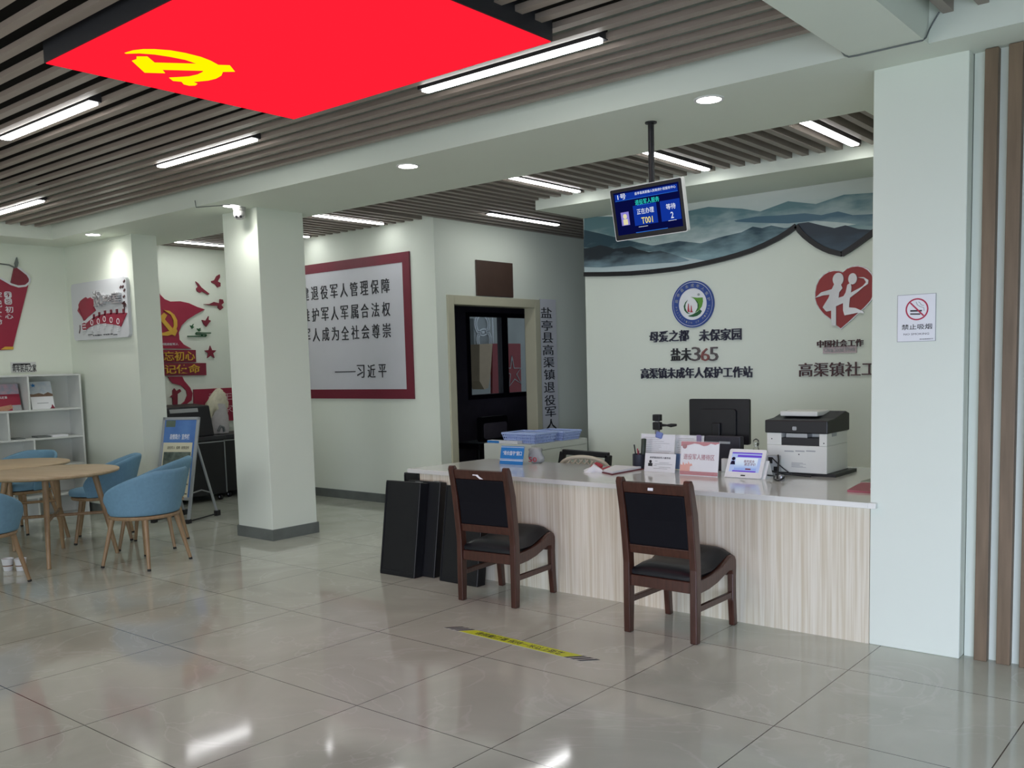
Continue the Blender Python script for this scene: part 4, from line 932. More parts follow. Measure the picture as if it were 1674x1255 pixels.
# ================================================================== BLACK CASES leaning at the counter end
def lean_case(label, x0, yb, w, d, h, th, rz=0):
    o = thing('black_case', label, 'case', (x0, yb, .0), rz, 'black cases leaning by the counter')
    R = rotmat(-th)
    m_ = MB(); m_.obox(Vector((w/2, 0, d*math.sin(th)*0)) + R @ Vector((0, d/2, h/2)), (w, d, h), R); m_.build('shell', 'black', o, world=False, bevel=.006)
    m_ = MB()
    for a in (.012, w-.012): m_.obox(Vector((a, 0, 0)) + R @ Vector((0, -.002, h/2)), (.012, .004, h-.03), R)
    m_.obox(Vector((w/2, 0, 0)) + R @ Vector((0, -.002, .03)), (w-.03, .004, .012), R)
    m_.build('edge_rail', mat('satin_black_rail', '#15151B', .3, noise=.1), o, world=False)
    MB().obox(Vector((w-.055, 0, 0)) + R @ Vector((0, d*.5, h+.002)), (.05, .03, .006), R).build('latch', 'grey_metal', o, world=False)
    return o
TH = .15
lean_case('front black case of those leaning against the counter end', -5.10, 4.58, .35, .088, .69, TH, .03)
lean_case('black case behind the front one, leaning against the counter end', -4.96, 4.672, .32, .07, .69, TH, .03)
lean_case('black case leaning behind the legs of the wooden chair by the tape', -4.56, 4.65, .36, .085, .68, .15, .0)
lean_case('rearmost black case, standing nearly hidden behind the others', -5.13, 4.89, .16, .12, .715, .0, .0)

# ================================================================== WOODEN CHAIRS
def wooden_chair(label, loc, rz):
    o = thing('wooden_chair', label, 'chair', loc, rz, 'dark wooden chairs at the counter')
    hw = .208
    for s in (-1, 1):
        x0, x1 = s*hw-.021, s*hw+.021
        rear = [(-.030, 0), (.012, 0), (.024, .20), (.028, .36), (.022, .50), (.0, .70), (-.045, .86), (-.062, .885), (-.085, .883), (-.092, .86), (-.062, .70), (-.040, .52), (-.028, .40), (-.030, .20)]
        MB().sweep(rear, x0, x1, 'x').build('leg', 'chairwood', o, world=False, bevel=.006)
        front = [(.418, 0), (.456, 0), (.445, .15), (.442, .28), (.446, .34), (.444, .375), (.43, .40), (.405, .412), (.375, .408), (.34, .395), (.27, .365), (.18, .345), (.09, .338), (.02, .338), (.02, .268), (.12, .272), (.22, .288), (.31, .315), (.36, .328), (.395, .325), (.402, .30), (.402, .15)]
        MB().sweep(front, x0+.003, x1-.003, 'x').build('leg', 'chairwood', o, world=False, bevel=.005)
        MB().sweep([(.018, .165), (.408, .165), (.408, .198), (.018, .198)], s*hw-.012, s*hw+.012, 'x').build('stretcher', 'chairwood', o, world=False, bevel=.004)
    MB().sweep([(-.05, .80), (-.062, .862), (-.085, .858), (-.072, .80)], -hw+.02, hw-.02, 'x').build('top_rail', 'chairwood', o, world=False, bevel=.004)
    MB().sweep([(.012, .455), (.002, .505), (-.026, .505), (-.016, .455)], -hw+.02, hw-.02, 'x').build('lower_rail', 'chairwood', o, world=False, bevel=.004)
    MB().sweep([(.022, .268), (.022, .33), (-.014, .33), (-.014, .268)], -hw+.02, hw-.02, 'x').build('rear_apron', 'chairwood', o, world=False, bevel=.004)
    MB().sweep([(.40, .29), (.40, .36), (.425, .36), (.425, .29)], -hw+.02, hw-.02, 'x').build('front_apron', 'chairwood', o, world=False, bevel=.004)
    MB().sweep([(.008, .505), (-.012, .66), (-.046, .802), (-.078, .80), (-.046, .655), (-.028, .505)], -hw+.022, hw-.022, 'x').build('back_pad', 'padfab', o, world=False, bevel=.010)
    vs, fs = [], []; nx, ny = 10, 12
    for lev in (0, 1):
        for j in range(ny+1):
            t = j/ny; yy = .0+t*.445; zb_ = (.345 if t < .45 else .345+.075*((t-.45)/.55)**1.0) - (.03*max(0, (t-.9)/.1))
            for i in range(nx+1):
                u = i/nx*2-1; xx = u*(hw-.004 if lev else hw-.02)
                puff = .045*(1-abs(u)**6)*(1-abs(2*t-1)**8)
                vs.append((xx, yy, zb_ + (.012+puff if lev else -.012)))
    k = (nx+1)*(ny+1)
    for j in range(ny):
        for i in range(nx):
            a = j*(nx+1)+i; fs += [(k+a, k+a+1, k+a+nx+2, k+a+nx+1), (a, a+nx+1, a+nx+2, a+1)]
    for j in range(ny): a = j*(nx+1); fs += [(a, k+a, k+a+nx+1, a+nx+1), (a+nx, a+nx+nx+1, k+a+nx+nx+1, k+a+nx)]
    for i in range(nx): fs += [(i, i+1, k+i+1, k+i), (ny*(nx+1)+i, k+ny*(nx+1)+i, k+ny*(nx+1)+i+1, ny*(nx+1)+i+1)]
    MB().add(vs, fs).build('seat', 'leather', o, world=False, smooth=60)
    return o
wc1 = wooden_chair('dark wooden chair with black pads and torn white label, nearer the black cases', (-3.85, 4.375, 0), math.radians(5))
MB().prism(Fr((0, -.0745, .82), (1, 0, 0), (0, .19, 1), (0, -1, .19)), [(-.045, .022), (-.015, .022), (.012, .0), (.042, -.014), (.015, -.014), (-.018, .006), (-.042, .006)], .0055, .0075).build('torn_label', 'paper', wc1, world=False)
wc2 = wooden_chair('dark wooden chair with black pads and small square label, nearer the corner pillar', (-2.58, 4.358, 0), math.radians(0))
MB().prism(Fr((0, -.0745, .82), (1, 0, 0), (0, .19, 1), (0, -1, .19)), [(-.03, -.002), (.002, -.002), (.002, .026), (-.03, .026)], .0055, .0075).build('square_label', 'paper', wc2, world=False)

# ================================================================== FLOOR TAPE
tp = thing('floor_tape', 'yellow distance floor tape with black characters in front of the wooden chairs', 'floor tape', (-3.2, 3.82, 0))
p0, p1 = Vector((-3.66, 3.845, 0)), Vector((-2.69, 3.80, 0)); ax = (p1-p0).normalized(); ay = Vector((-ax.y, ax.x, 0))
ft = Fr(p0, ax, ay, (0, 0, 1)); Lt = (p1-p0).length; hw = .038
MB().prism(ft, [(-.05, -hw), (Lt-.02, -hw), (Lt+.05, hw), (.02, hw)], .0004, .0014).build('white_base', mat('pale_tape', '#B9B9B4', .5, noise=.03), tp)
MB().prism(ft, [(.075, -hw), (Lt-.13, -hw), (Lt-.06, hw), (.145, hw)], .0015, .002).build('yellow_band', 'yellow', tp)
m_ = MB()
for k in range(3):
    for o_ in (-.045+.042*k, Lt-.125+.042*k): m_.prism(ft, [(o_, -hw), (o_+.024, -hw), (o_+.094, hw), (o_+.07, hw)], .0015, .0021)
m_.build('hazard_stripe', 'ink', tp)
MB().text(ft, '请佩戴口罩 保持一米以上距离', .18, Lt-.16, -.025, .025, .0022, .0024, .02).build('lettering', 'ink', tp)

# ================================================================== BLUE CHAIRS, ROUND TABLES
def tub_chair(label, loc, rz):
    """faces local -Y... shell wraps the +Y side; rz turns it"""
    o = thing('tub_chair', label, 'chair', loc, rz, 'blue tub chairs round the tables')
    vs, fs = [], []; n, t_ = 26, 6; A = math.radians(118)
    for j in range(t_+1):
        t = j/t_
        for i in range(n+1):
            a = -A + 2*A*i/n; q = abs(a)/A
            top = .775 - .185*max(0, (q-.25)/.75)**1.3
            if q > .93: top -= .05*((q-.93)/.07)**2
            z = .415 + (top-.415)*t
            r = .252 + .052*t + .018*(1-q)*t*t
            vs.append((math.sin(a)*r*1.02, math.cos(a)*r*1.0-.0 + .03*t*(1-q), z))
    for j in range(t_):
        for i in range(n): k = j*(n+1)+i; fs.append((k, k+1, k+n+2, k+n+1))
    MB().add(vs, fs).build('backrest', 'blue', o, world=False, solid=.035, sub=1, smooth=180, fix=False)
    def blob(r, z): return [(math.cos(g)*r*(1 if math.sin(g) > 0 else 1.0), math.sin(g)*r*1.0 - (.035 if math.sin(g) < 0 else 0), z) for g in [2*math.pi*i/28 for i in range(28)]]
    rings = [blob(.20, .42), blob(.243, .425), blob(.25, .45), blob(.238, .475), blob(.16, .488)]
    V = [p for r_ in rings for p in r_]; F = []
    for i in range(4):
        for k in range(28): F.append((i*28+k, i*28+(k+1) % 28, (i+1)*28+(k+1) % 28, (i+1)*28+k))
    F += [tuple(range(28))[::-1], tuple(range(4*28, 5*28))]
    MB().add(V, F).build('seat', 'blue', o, world=False, smooth=60)
    MB().lathe([(.20, .385), (.262, .388), (.268, .40), (.262, .414), (.20, .417)], (0, 0, 0), 32).build('seat_frame', 'legwood', o, world=False, smooth=40)
    for sx in (-1, 1):
        for sy in (-1, 1):
            lg = MB().tube([(sx*.165, sy*.165, .395), (sx*.232, sy*.232, .012)], [.021, .013], 12).build('leg', 'legwood', o, world=False, smooth=60)
            MB().tube([(sx*.231, sy*.231, .016), (sx*.2335, sy*.2335, 0)], [.014, .014], 12).build('foot', 'rubber', lg, world=False)
    return o
# local +Y is the back; rz rotates the back direction
def face(back_dx, back_dy): return math.atan2(-back_dx, back_dy)
TUB = tub_chair('blue tub chair turned away, in front of the easel and nearest the middle pillar', (-6.97, 3.79, 0), face(.92, .30))
def tub(label, loc, bd): return dup(TUB, loc, face(*bd), label)
tub('blue tub chair half hidden behind the one nearest the middle pillar', (-7.67, 4.25, 0), (.7, .7))
tub('blue tub chair by the pier wall, its seat pushed towards the two round tables', (-8.38, 4.16, 0), (.5, .87))
tub('blue tub chair in front of the bookshelf, behind the round tables', (-9.54, 3.93, 0), (-.45, .9))
tub('blue tub chair beside the paper cups, cut by the picture edge', (-7.18, 2.62, 0), (.6, -.8))
def round_table(label, loc, rz, r=.53):
    o = thing('round_table', label, 'table', loc, rz, 'round oak tables')
    MB().lathe([(r-.03, .702), (r-.004, .712), (r, .722), (r-.002, .73), (r-.006, .732)], (0, 0, 0), 64).build('tabletop', 'oak', o, world=False, smooth=35)
    for k in range(4):
        g = math.pi/4 + k*math.pi/2; c, s = math.cos(g), math.sin(g)
        MB().tube([(c*.33, s*.33, .704), (c*.47, s*.47, 0)], [.026, .016], 14).build('leg', 'legwood', o, world=False, smooth=60)
    m_ = MB()
    for k in range(2):
        g = math.pi/4 + k*math.pi/2; c, s = math.cos(g), math.sin(g)
        m_.tube([(-c*.385, -s*.385, .36+.0*k), (c*.385, s*.385, .36)], .013, 10)
    m_.build('stretcher', 'legwood', o, world=False, smooth=60)
    m_ = MB()
    for k in range(2):
        g = math.pi/4 + k*math.pi/2; c, s = math.cos(g), math.sin(g)
        m_.box((-.02, -.02, .66), (.02, .02, .70)).tube([(-c*.34, -s*.34, .68), (c*.34, s*.34, .68)], .018, 8)
    m_.build('apron', 'legwood', o, world=False)
    return o
rt1 = round_table('round oak table with four splayed legs, nearer the blue chair by the easel', (-7.85, 3.47, 0), math.radians(14))
dup(rt1, (-8.93, 3.56, 0), math.radians(25), 'round oak table nearer the bookshelf, partly hidden by the other table')
for (x, y), lab in (((-7.70, 3.025), 'printed paper cup on the floor, the one farther from the chair leg'), ((-7.612, 3.085), 'printed paper cup on the floor next to the blue chair leg')):
    pcp = thing('paper_cup', lab, 'cup', (x, y, 0), 0, 'paper cups on the floor')
    MB().lathe([(.031, 0), (.033, .003), (.044, .092), (.046, .095), (.043, .096), (.032, .01)], (x, y, 0), 28).build('cup', 'paper', pcp, smooth=40)
    MB().lathe([(.0372, .036), (.0383, .046), (.0380, .046), (.0368, .036)], (x, y, 0), 28).build('brown_band', mat('brown_print', '#8A6B55', .6, noise=.2), pcp)

# ================================================================== BOOKSHELF
bkx0, bkx1 = XL+.013, -10.12
by0_, by1_ = 2.6, 4.87
bk = thing('bookshelf', 'white open bookshelf with staggered compartments against the wall', 'bookshelf', (-10.26, 3.7, 0))
ZSH = [.0, .23, .545, .845, 1.148, 1.515]
MB().box((bkx0, by0_, 0), (bkx0+.008, by1_, 1.53)).build('back_panel', 'shelfwhite', bk)
for yy in (by0_, by1_-.02): MB().box((bkx0, yy, 0), (bkx1, yy+.02, 1.53)).build('side_panel', 'shelfwhite', bk)
for z in ZSH: MB().box((bkx0+.008, by0_+.02, z), (bkx1-.002, by1_-.02, z+.018)).build('shelf', 'shelfwhite', bk)
for lev, ys in ((4, (4.315, 3.75, 3.2)), (3, (4.09, 3.5, 3.0)), (2, (4.335, 3.75, 3.2)), (1, (4.09, 3.5, 3.0)), (0, (4.335, 3.75, 3.2))):
    for yy in ys: MB().box((bkx0+.008, yy-.009, ZSH[lev]+.018), (bkx1-.004, yy+.009, ZSH[lev+1])).build('divider', 'shelfwhite', bk)
def book(name, label, px, X, lean, m, extra):
    P_ = [AX(a, b, X) for a, b in px]; y0, y1 = P_[0].y, P_[1].y; zb_ = ZSH[4]+.0185; zt_ = P_[0].z
    o = thing(name, label, 'book', (X, (y0+y1)/2, zb_), 0, 'booklets on the top shelf')
    fr = Fr((X, y0, zb_), (0, 1, 0), (-lean, 0, 1), (1, 0, lean)); w, h = y1-y0, zt_-zb_
    MB().rect(fr, 0, w, 0, h, -.012, 0).build('cover', m, o); extra(o, fr, w, h); return o
def ex1(o, fr, w, h):
    MB().prism(fr, [(0, h*.62), (w, h*.62), (w, h), (0, h)], 0, .001).build('pale_top', mat('pale_rose_print', '#C9A3AE', .5, h2='#8FA3B4', scale=20), o)
    MB().prism(fr, [(w*.1, 0), (w*.55, .0), (w*.75, h*.1), (w*.7, h*.22), (w*.35, h*.16), (w*.1, h*.12)], 0, .0012).build('hand_print', mat('skin_print', '#B98A6E', .5, noise=.2, scale=30), o)
    MB().rect(fr, w*.72, w, 0, h*.2, 0, .001).build('grey_corner', 'smoke', o)
    MB().text(fr, '老兵故事', w*.28, w*.62, h*.45, h*.55, .001, .0014, .02).build('title', 'paper', o)
book('booklet', 'crimson booklet with a hand picture on the top shelf', ((-22, 629), (33, 629)), bkx1-.10, .25, 'red', ex1)
def ex2(o, fr, w, h):
    MB().rect(fr, 0, w, h*.55, h, 0, .001).build('sky_print', mat('pale_sky_print', '#B6C4D2', .5, h2='#D6DADD', scale=14), o)
    MB().prism(fr, [(0, h*.45), (w, h*.45), (w, h*.53), (w*.8, h*.6), (w*.6, h*.53), (w*.4, h*.58), (w*.15, h*.54), (0, h*.55)], .001, .0016).build('hill_print', mat('brown_hill_print', '#7A604E', .5, noise=.3, scale=30), o)
    st = [(w*.2+w*.12*(1 if k % 2 == 0 else .45)*math.sin(math.pi*k/5), h*.86+h*.085*(1 if k % 2 == 0 else .45)*math.cos(math.pi*k/5)) for k in range(10)]
    MB().prism(fr, st, .001, .0016).build('blue_star', 'bluesign', o)
    MB().rect(fr, w*.25, w*.75, h*.2, h*.225, 0, .001).build('title_line', 'smoke', o)
    MB().prism(fr, [(w*.78, 0), (w, 0), (w*.98, h*.05), (w*.9, h*.16), (w*.85, h*.06)], 0, .001).build('red_corner', 'redframe', o)
book('booklet', 'white landscape booklet with a blue star on the top shelf', ((50, 624), (87, 624)), bkx1-.09, .25, 'paper', ex2)
for k, (p0, p1, lab, m_) in enumerate((((24, 711), (42, 714), 'thin dark leaflet lying on the middle shelf, nearest the divider', 'rope'), ((60, 712), (84, 713), 'thin dark leaflet lying beside white papers on the middle shelf', 'rope'), ((84, 712), (112, 713), 'thin white papers lying on the middle shelf near the shelf end', 'paper'))):
    y0, y1 = AX(p0[0], p0[1], bkx1-.05).y, AX(p1[0], p1[1], bkx1-.05).y; z = ZSH[3]+.0185
    tag(MB().prism(FZ(z), [(bkx1-.22, y0+.02), (bkx1-.03, y0), (bkx1-.01, y1-.02), (bkx1-.2, y1)], 0, .012+.004*k).build('leaflet', m_), lab, 'leaflet', 'leaflets on the middle shelf')
# signs on the left wall
FL = FX(XL)
sg = thing('wall_sign', 'small pale sign with black characters above the bookshelf', 'sign', (XL, 4.45, 1.6))
P_ = [AX(a, b, XL) for a, b in ((17, 592), (58, 591), (59, 608), (18, 609))]
MB().rect(FL, P_[0].y, P_[1].y, P_[2].z, P_[0].z, 0, .008).build('plate', mat('pale_silver_plate', '#C9CCC9', .4, noise=.03), sg)
MB().text(FL, '青年民兵之家', P_[0].y+.01, P_[1].y-.0, P_[2].z+.005, P_[2].z+.085, .008, .011, .01).rect(FL, P_[0].y+.02, P_[0].y+.2, P_[0].z-.03, P_[0].z-.015, .008, .010).build('characters', 'ink', sg)
SCR = 3.586
def LW(pts): return pxX(XL, pts, SCR, 0, 410)
scw = thing('scroll_decoration', 'crimson banner scroll wall decoration with white characters above the bookshelf', 'wall decoration', (XL, 4.3, 1.7))
MB().prism(FL, LW([(-90,180),(0,160),(60,195),(110,210),(150,203),(168,180),(72,565),(72,578),(0,582),(-90,600)]), 0, .015).build('banner', 'red', scw)
MB().prism(FL, LW([(78,100),(100,100),(130,118),(158,142),(168,165),(162,188),(140,200),(105,202),(64,192)]), .0, .02).build('curled_top', 'redframe', scw)
MB().band(FL, LW([(-60,150),(0,162),(60,196),(105,210),(145,205),(168,185),(170,165),(155,140),(120,112),(100,98)]), .02, .015, .024).build('white_trim', 'white', scw)
MB().prism(FL, LW([(94,38),(102,72),(97,95),(88,95),(82,75)]), 0, .03).build('finial', 'rope', scw)
MB().prism(FL, LW([(78,100),(92,98),(70,190),(60,188)]), 0, .024).build('pole', 'redframe', scw)
MB().prism(FL, LW([(0,578),(25,562),(74,562),(74,578)]), .015, .02).build('gold_corner', 'gold', scw)
MB().tube([AX(-20, 432, XL+.02), AX(0, 431, XL+.02), AX(15, 433, XL+.02), AX(25, 438, XL+.02)], .008, 6).build('dark_cord', 'rope', scw)
m_ = MB()
def lwq(x0, y0, x1, y1): p = LW([(x0, y1), (x1, y0)]); return p[0][0], p[1][0], p[0][1], p[1][1]
for b in ((22, 240, 62, 276), (24, 278, 64, 314)): m_.rrect(FL, *lwq(*b), .02, .015, .019)
m_.build('white_tile', 'white', scw)
m_ = MB()
m_.text(FL, '不', *lwq(28, 246, 57, 272), .0195, .021, .01).text(FL, '忘', *lwq(30, 283, 60, 309), .0195, .021, .01); m_.build('dark_characters', 'redframe', scw)
m_ = MB()
m_.text(FL, '初', *lwq(28, 326, 72, 362), .015, .019, .01).text(FL, '心', *lwq(28, 370, 72, 398), .015, .019, .01)
for ch, b in zip('牢记使命', ((-28, 240, 5, 280), (-28, 290, 5, 330), (-28, 340, 8, 385), (-28, 395, 8, 435))): m_.text(FL, ch, *lwq(*b), .015, .019, .01)
m_.build('white_characters', 'white', scw)

# ================================================================== PIER PLAQUE
FP = FY(YB)
pq = thing('wall_plaque', 'rounded white plaque with red fan, great wall and silver characters', 'plaque', (-9.65, YB, 2.2))
pa, pb_ = AY(123, 510, YB), AY(214, 505, YB); zt_, zb_ = (AY(120, 464, YB).z+AY(210, 453, YB).z)/2, (AY(125, 558, YB).z+AY(217, 550, YB).z)/2
MB().rrect(FP, -10.26, -9.07, zb_, zt_, .05, 0, .035).build('board', mat('pearl_board', '#CDD0D4', .35, noise=.02), pq, bevel=.004)
PS = 9.654
def PQ(pts): return pxY(YB-.035, pts, PS, 100, 440)
MB().prism(FP, PQ([(265,655),(285,600),(280,560),(310,500),(360,460),(395,440),(420,465),(465,445),(495,470),(530,465),(570,520),(575,555),(520,590),(550,650),(470,720),(420,760),(375,810)]), .035, .042).build('red_fan', 'red', pq)
MB().prism(FP, PQ([(395,860),(440,820),(520,760),(600,725),(700,700),(800,690),(1045,688),(950,905),(880,880),(800,870),(700,855),(600,860),(520,885),(440,920),(400,955),(375,975),(340,940),(340,860),(370,845)]), .035, .042).build('red_wall_print', 'red', pq)
m_ = MB()
for (px, py) in ((523,748),(607,715),(698,690),(792,675),(885,668),(990,665)): c0 = PQ([(px, py)])[0]; MB().rect(FP, c0[0]-.018, c0[0]+.018, c0[1]-.025, c0[1]+.025, .035, .042).build('turret', 'redframe', pq)
MB().band(FP, PQ([(290,625),(370,810)]), .012, .042, .045).build('fan_stick', 'redframe', pq)
for (px, py) in ((495,840),(597,820),(692,785),(800,800),(908,820)):
    m_ = MB(); c0 = PQ([(px, py)])[0]; m_.ring(FP, c0[0], c0[1], .022, .03, .042, .045, 16)
    for k in range(3): m_.rect(FP, c0[0]-.03, c0[0]+.03, c0[1]-.055-.02*k, c0[1]-.047-.02*k, .042, .045)
    m_.build('white_outline', 'paper', pq)
c0 = PQ([(375, 900)])[0]; m_ = MB()
for k in range(4): m_.rect(FP, c0[0]-.035, c0[0]+.035, c0[1]+.04-.03*k, c0[1]+.05-.03*k, .042, .045)
m_.build('white_outline', 'paper', pq)
m_ = MB()
for ch, b in zip('谈心谈话室', ((560, 335, 640, 600), (645, 360, 722, 560), (730, 400, 790, 520), (790, 410, 850, 520), (855, 350, 955, 540))):
    p = PQ([(b[0], b[3]), (b[2], b[1])]); m_.text(FP, ch, p[0][0], p[1][0], p[0][1], p[1][1], .036, .075, .02)
m_.build('silver_characters', 'silver', pq)
m_ = MB(); p = PQ([(500, 1055), (820, 1010)])
m_.text(FP, '不忘初心  牢记使命', p[0][0], p[1][0], p[0][1], p[1][1], .035, .04, .02)
for a, b in ((430, 495), (830, 885)): q = PQ([(a, 1040), (b, 1022)]); m_.rect(FP, q[0][0], q[1][0], q[0][1], q[0][1]+.008, .035, .04)
m_.build('small_lettering', 'ink', pq)
m_ = MB()
c0 = PQ([(997, 575)])[0]; m_.band(FP, PQ([(1000,500),(1003,650)]), .014, .035, .042).prism(FP, PQ([(960,540),(1000,505),(1035,560),(1000,570)]), .035, .042).band(FP, PQ([(985,580),(1025,580)]), .012, .035, .042)
for px, py in ((997, 190), (940, 280), (975, 275), (1000, 330), (995, 430)): m_.band(FP, PQ([(px-12, py+15), (px+12, py-15)]), .02, .035, .04)
m_.band(FP, PQ([(300,880),(303,940),(290,1010)]), .012, .035, .04)
m_.build('ink_marks', 'brownred', pq)

# ================================================================== FLAG WALL
FSC = 4.325; FL = FX(XL+.0015)
def FG(pts): return pxX(XL, pts, FSC, 240, 430)
fl = thing('flag_decoration', 'crimson flag wall decoration with gold emblem and gold characters', 'wall decoration', (XL, 6.3, 1.2))
MB().prism(FL, FG([(75,200),(90,225),(120,255),(160,272),(230,270),(290,283),(350,310),(405,328),(340,362),(280,400),(240,440),(220,490),(225,540),(255,575),(310,605),(60,603)]), 0, .02).build('flag', 'red', fl)
MB().prism(FL, FG([(85,380),(112,352),(135,368),(118,398),(178,468),(195,455),(207,480),(190,517),(170,505),(140,514),(95,512),(60,505),(60,490),(110,492),(150,480),(85,400)]), .02, .03).build('gold_hammer', 'gold', fl)
MB().prism(FL, FG([(110,333),(150,338),(185,365),(205,405),(206,445),(192,485),(170,480),(182,445),(180,405),(160,365)]), .02, .032).build('gold_sickle', 'gold', fl)
p = FG([(90, 582), (215, 564)]); MB().text(FL, '中国退役军人', p[0][0], p[1][0], p[0][1], p[1][1], .02, .024, .02).build('small_white_text', 'white', fl)
def FGr(x0, y0, x1, y1): p = FG([(x0, y1), (x1, y0)]); return p[0][0], p[1][0], p[0][1], p[1][1]
MB().prism(FL, FG([(60,612),(338,614),(341,700),(60,704)]), 0, .025).prism(FL, FG([(60,706),(411,706),(414,792),(60,796)]), 0, .025).build('slogan_bars', 'redframe', fl)
m_ = MB(); m_.text(FL, '不忘初心', *FGr(35, 622, 325, 694), .026, .04, .03).text(FL, '牢记使命', *FGr(30, 714, 362, 786), .026, .04, .03); m_.build('gold_characters', 'gold', fl)
MB().prism(FL, FG([(145,802),(245,802),(258,830),(300,880),(318,920),(310,970),(270,1000),(230,1030),(225,1010),(265,975),(282,935),(275,900),(240,865),(180,850),(160,830)]), 0, .02).build('ribbon_tail', 'red', fl)
MB().prism(FL, FG([(180,1010),(178,950),(160,945),(178,930),(178,900),(190,885),(205,905),(228,890),(238,905),(212,925),(212,1010)]), 0, .02).build('ornamental_column', 'redframe', fl)
def bird(label, poly, grp='bird ornaments on the wall'):
    P = FG(poly); o = MB().prism(FL, P, 0, .02).build('bird_ornament', 'redframe'); return tag(o, label, 'ornament', grp)
bird('dark red bird ornament highest on the flag wall', [(510,80),(512,100),(495,130),(515,140),(515,165),(495,172),(480,150),(455,138),(452,128),(475,120),(490,92)])
bird('dark red bird ornament with long tail, second highest beside the flag', [(340,130),(360,145),(380,172),(400,188),(438,218),(430,224),(385,200),(370,210),(352,200),(346,180),(358,165)])
bird('dark red bird ornament with spread wings, third highest beside the flag', [(398,290),(440,290),(470,275),(510,285),(512,255),(532,258),(538,280),(522,296),(535,315),(515,332),(498,315),(500,302),(455,300)])
bird('dark red bird ornament above the cloud ornament', [(432,375),(430,400),(448,408),(432,425),(415,450),(400,435),(385,402),(412,408)])
tag(MB().prism(FL, FG([(326,430),(320,448),(330,450),(316,464),(302,440),(314,444)]), 0, .02).build('bird_ornament', 'dgreen'), 'tiny dark green bird ornament, the upper of two', 'ornament', 'bird ornaments on the wall')
tag(MB().prism(FL, FG([(376,458),(372,470),(380,472),(366,482),(350,462),(362,466)]), 0, .02).build('bird_ornament', 'dgreen'), 'tiny dark green bird ornament just above the cloud ornament', 'ornament', 'bird ornaments on the wall')
m_ = MB()
for pp in ([(448,494),(350,493)], [(350,490),(342,498),(352,505)], [(352,503),(412,505)], [(412,503),(416,511),(410,519)], [(412,517),(285,517)], [(385,505),(388,517)]): m_.band(FL, FG(pp), .011, 0, .02)
tag(m_.build('cloud_ornament', 'dgreen'), 'dark green line cloud ornament beside the flag', 'ornament')
c0 = FG([(446, 632)])[0]
tag(MB().prism(FL, [(c0[0]+.085*(1 if k % 2 == 0 else .42)*math.sin(math.pi*k/5), c0[1]+.085*(1 if k % 2 == 0 else .42)*math.cos(math.pi*k/5)) for k in range(10)], 0, .02).build('star_ornament', 'redframe'), 'dark red five-pointed star ornament on the flag wall', 'ornament')
rsg = thing('red_wall_sign', 'crimson wall sign with white outlined characters behind the white bag', 'sign', (XL, 6.7, .9))
MB().prism(FL, FG([(325,893),(597,880),(607,1112),(330,1118)]), 0, .025).build('sign_board', 'red', rsg)
m_ = MB(); m_.text(FL, '年', *FGr(520, 910, 592, 985), .025, .03, -.01).text(FL, '家', *FGr(522, 1000, 598, 1058), .025, .03, -.01)
m_.text(FL, '青', *FGr(430, 915, 500, 985), .025, .03, -.01).text(FL, '之', *FGr(430, 1002, 500, 1058), .025, .03, -.01).build('characters', mat('pale_pink_print', '#D9B5BC', .5, noise=.03), rsg)
# black wheeled cases beside the flag wall
def wheeled(label, x0, x1, y0, y1, z1):
    o = thing('wheeled_case', label, 'case', ((x0+x1)/2, (y0+y1)/2, 0), 0, 'wheeled cases by the flag wall')
    MB().box((x0, y0, .08), (x1, y1, z1-.05)).build('body', 'black', o, bevel=.008)
    MB().box((x0-.005, y0-.005, z1-.05), (x1+.008, y1+.005, z1)).build('lid', mat('satin_black', '#23242A', .35, noise=.08), o, bevel=.006)
    m_ = MB(); m_.box((x1, y1-.025, .09), (x1+.006, y1-.012, z1-.055)).box((x1, y0+.012, z1-.075), (x1+.006, y1-.012, z1-.062)); m_.build('edge_trim', 'grey_metal', o)
    for yy in (y0+.07, y1-.07):
        for xx in (x0+.06, x1-.06):
            c_ = MB().tube([(xx, yy-.012, .035), (xx, yy+.012, .035)], .035, 16).build('caster', 'black', o, smooth=40)
            MB().tube([(xx, yy-.014, .035), (xx, yy+.014, .035)], .014, 10).build('hub', 'paper', c_)
    return o
wheeled('black wheeled case under the smaller black box, behind the poster easel', -10.3, -9.62, 5.62, 6.30, .765)
wheeled('black wheeled case with pale edge trim next to the middle pillar side', -10.3, -9.74, 6.36, 6.98, .76)
bxs = thing('black_box', 'smaller black box with a pale strip on top of the wheeled case', 'box', (-9.95, 5.9, .765))
prof = [(-10.15, .766), (-9.68, .766), (-9.76, 1.12), (-10.1, 1.14)]
MB().sweep(prof, 5.60, 6.20, 'y').build('shell', 'black', bxs, bevel=.012)
fS = Fr((-9.757, 5.60, 1.12), (0, 1, 0), (-.08/.363*-1*-1, 0, .354/.363), (.354/.363, 0, .08/.363))
fS = Fr((-9.7595, 5.60, 1.12), (0, 1, 0), (-.22, 0, .975), (.975, 0, .22))
MB().rect(fS, .08, .44, -.07, -.025, 0, .003).build('pale_strip', 'smoke', bxs)
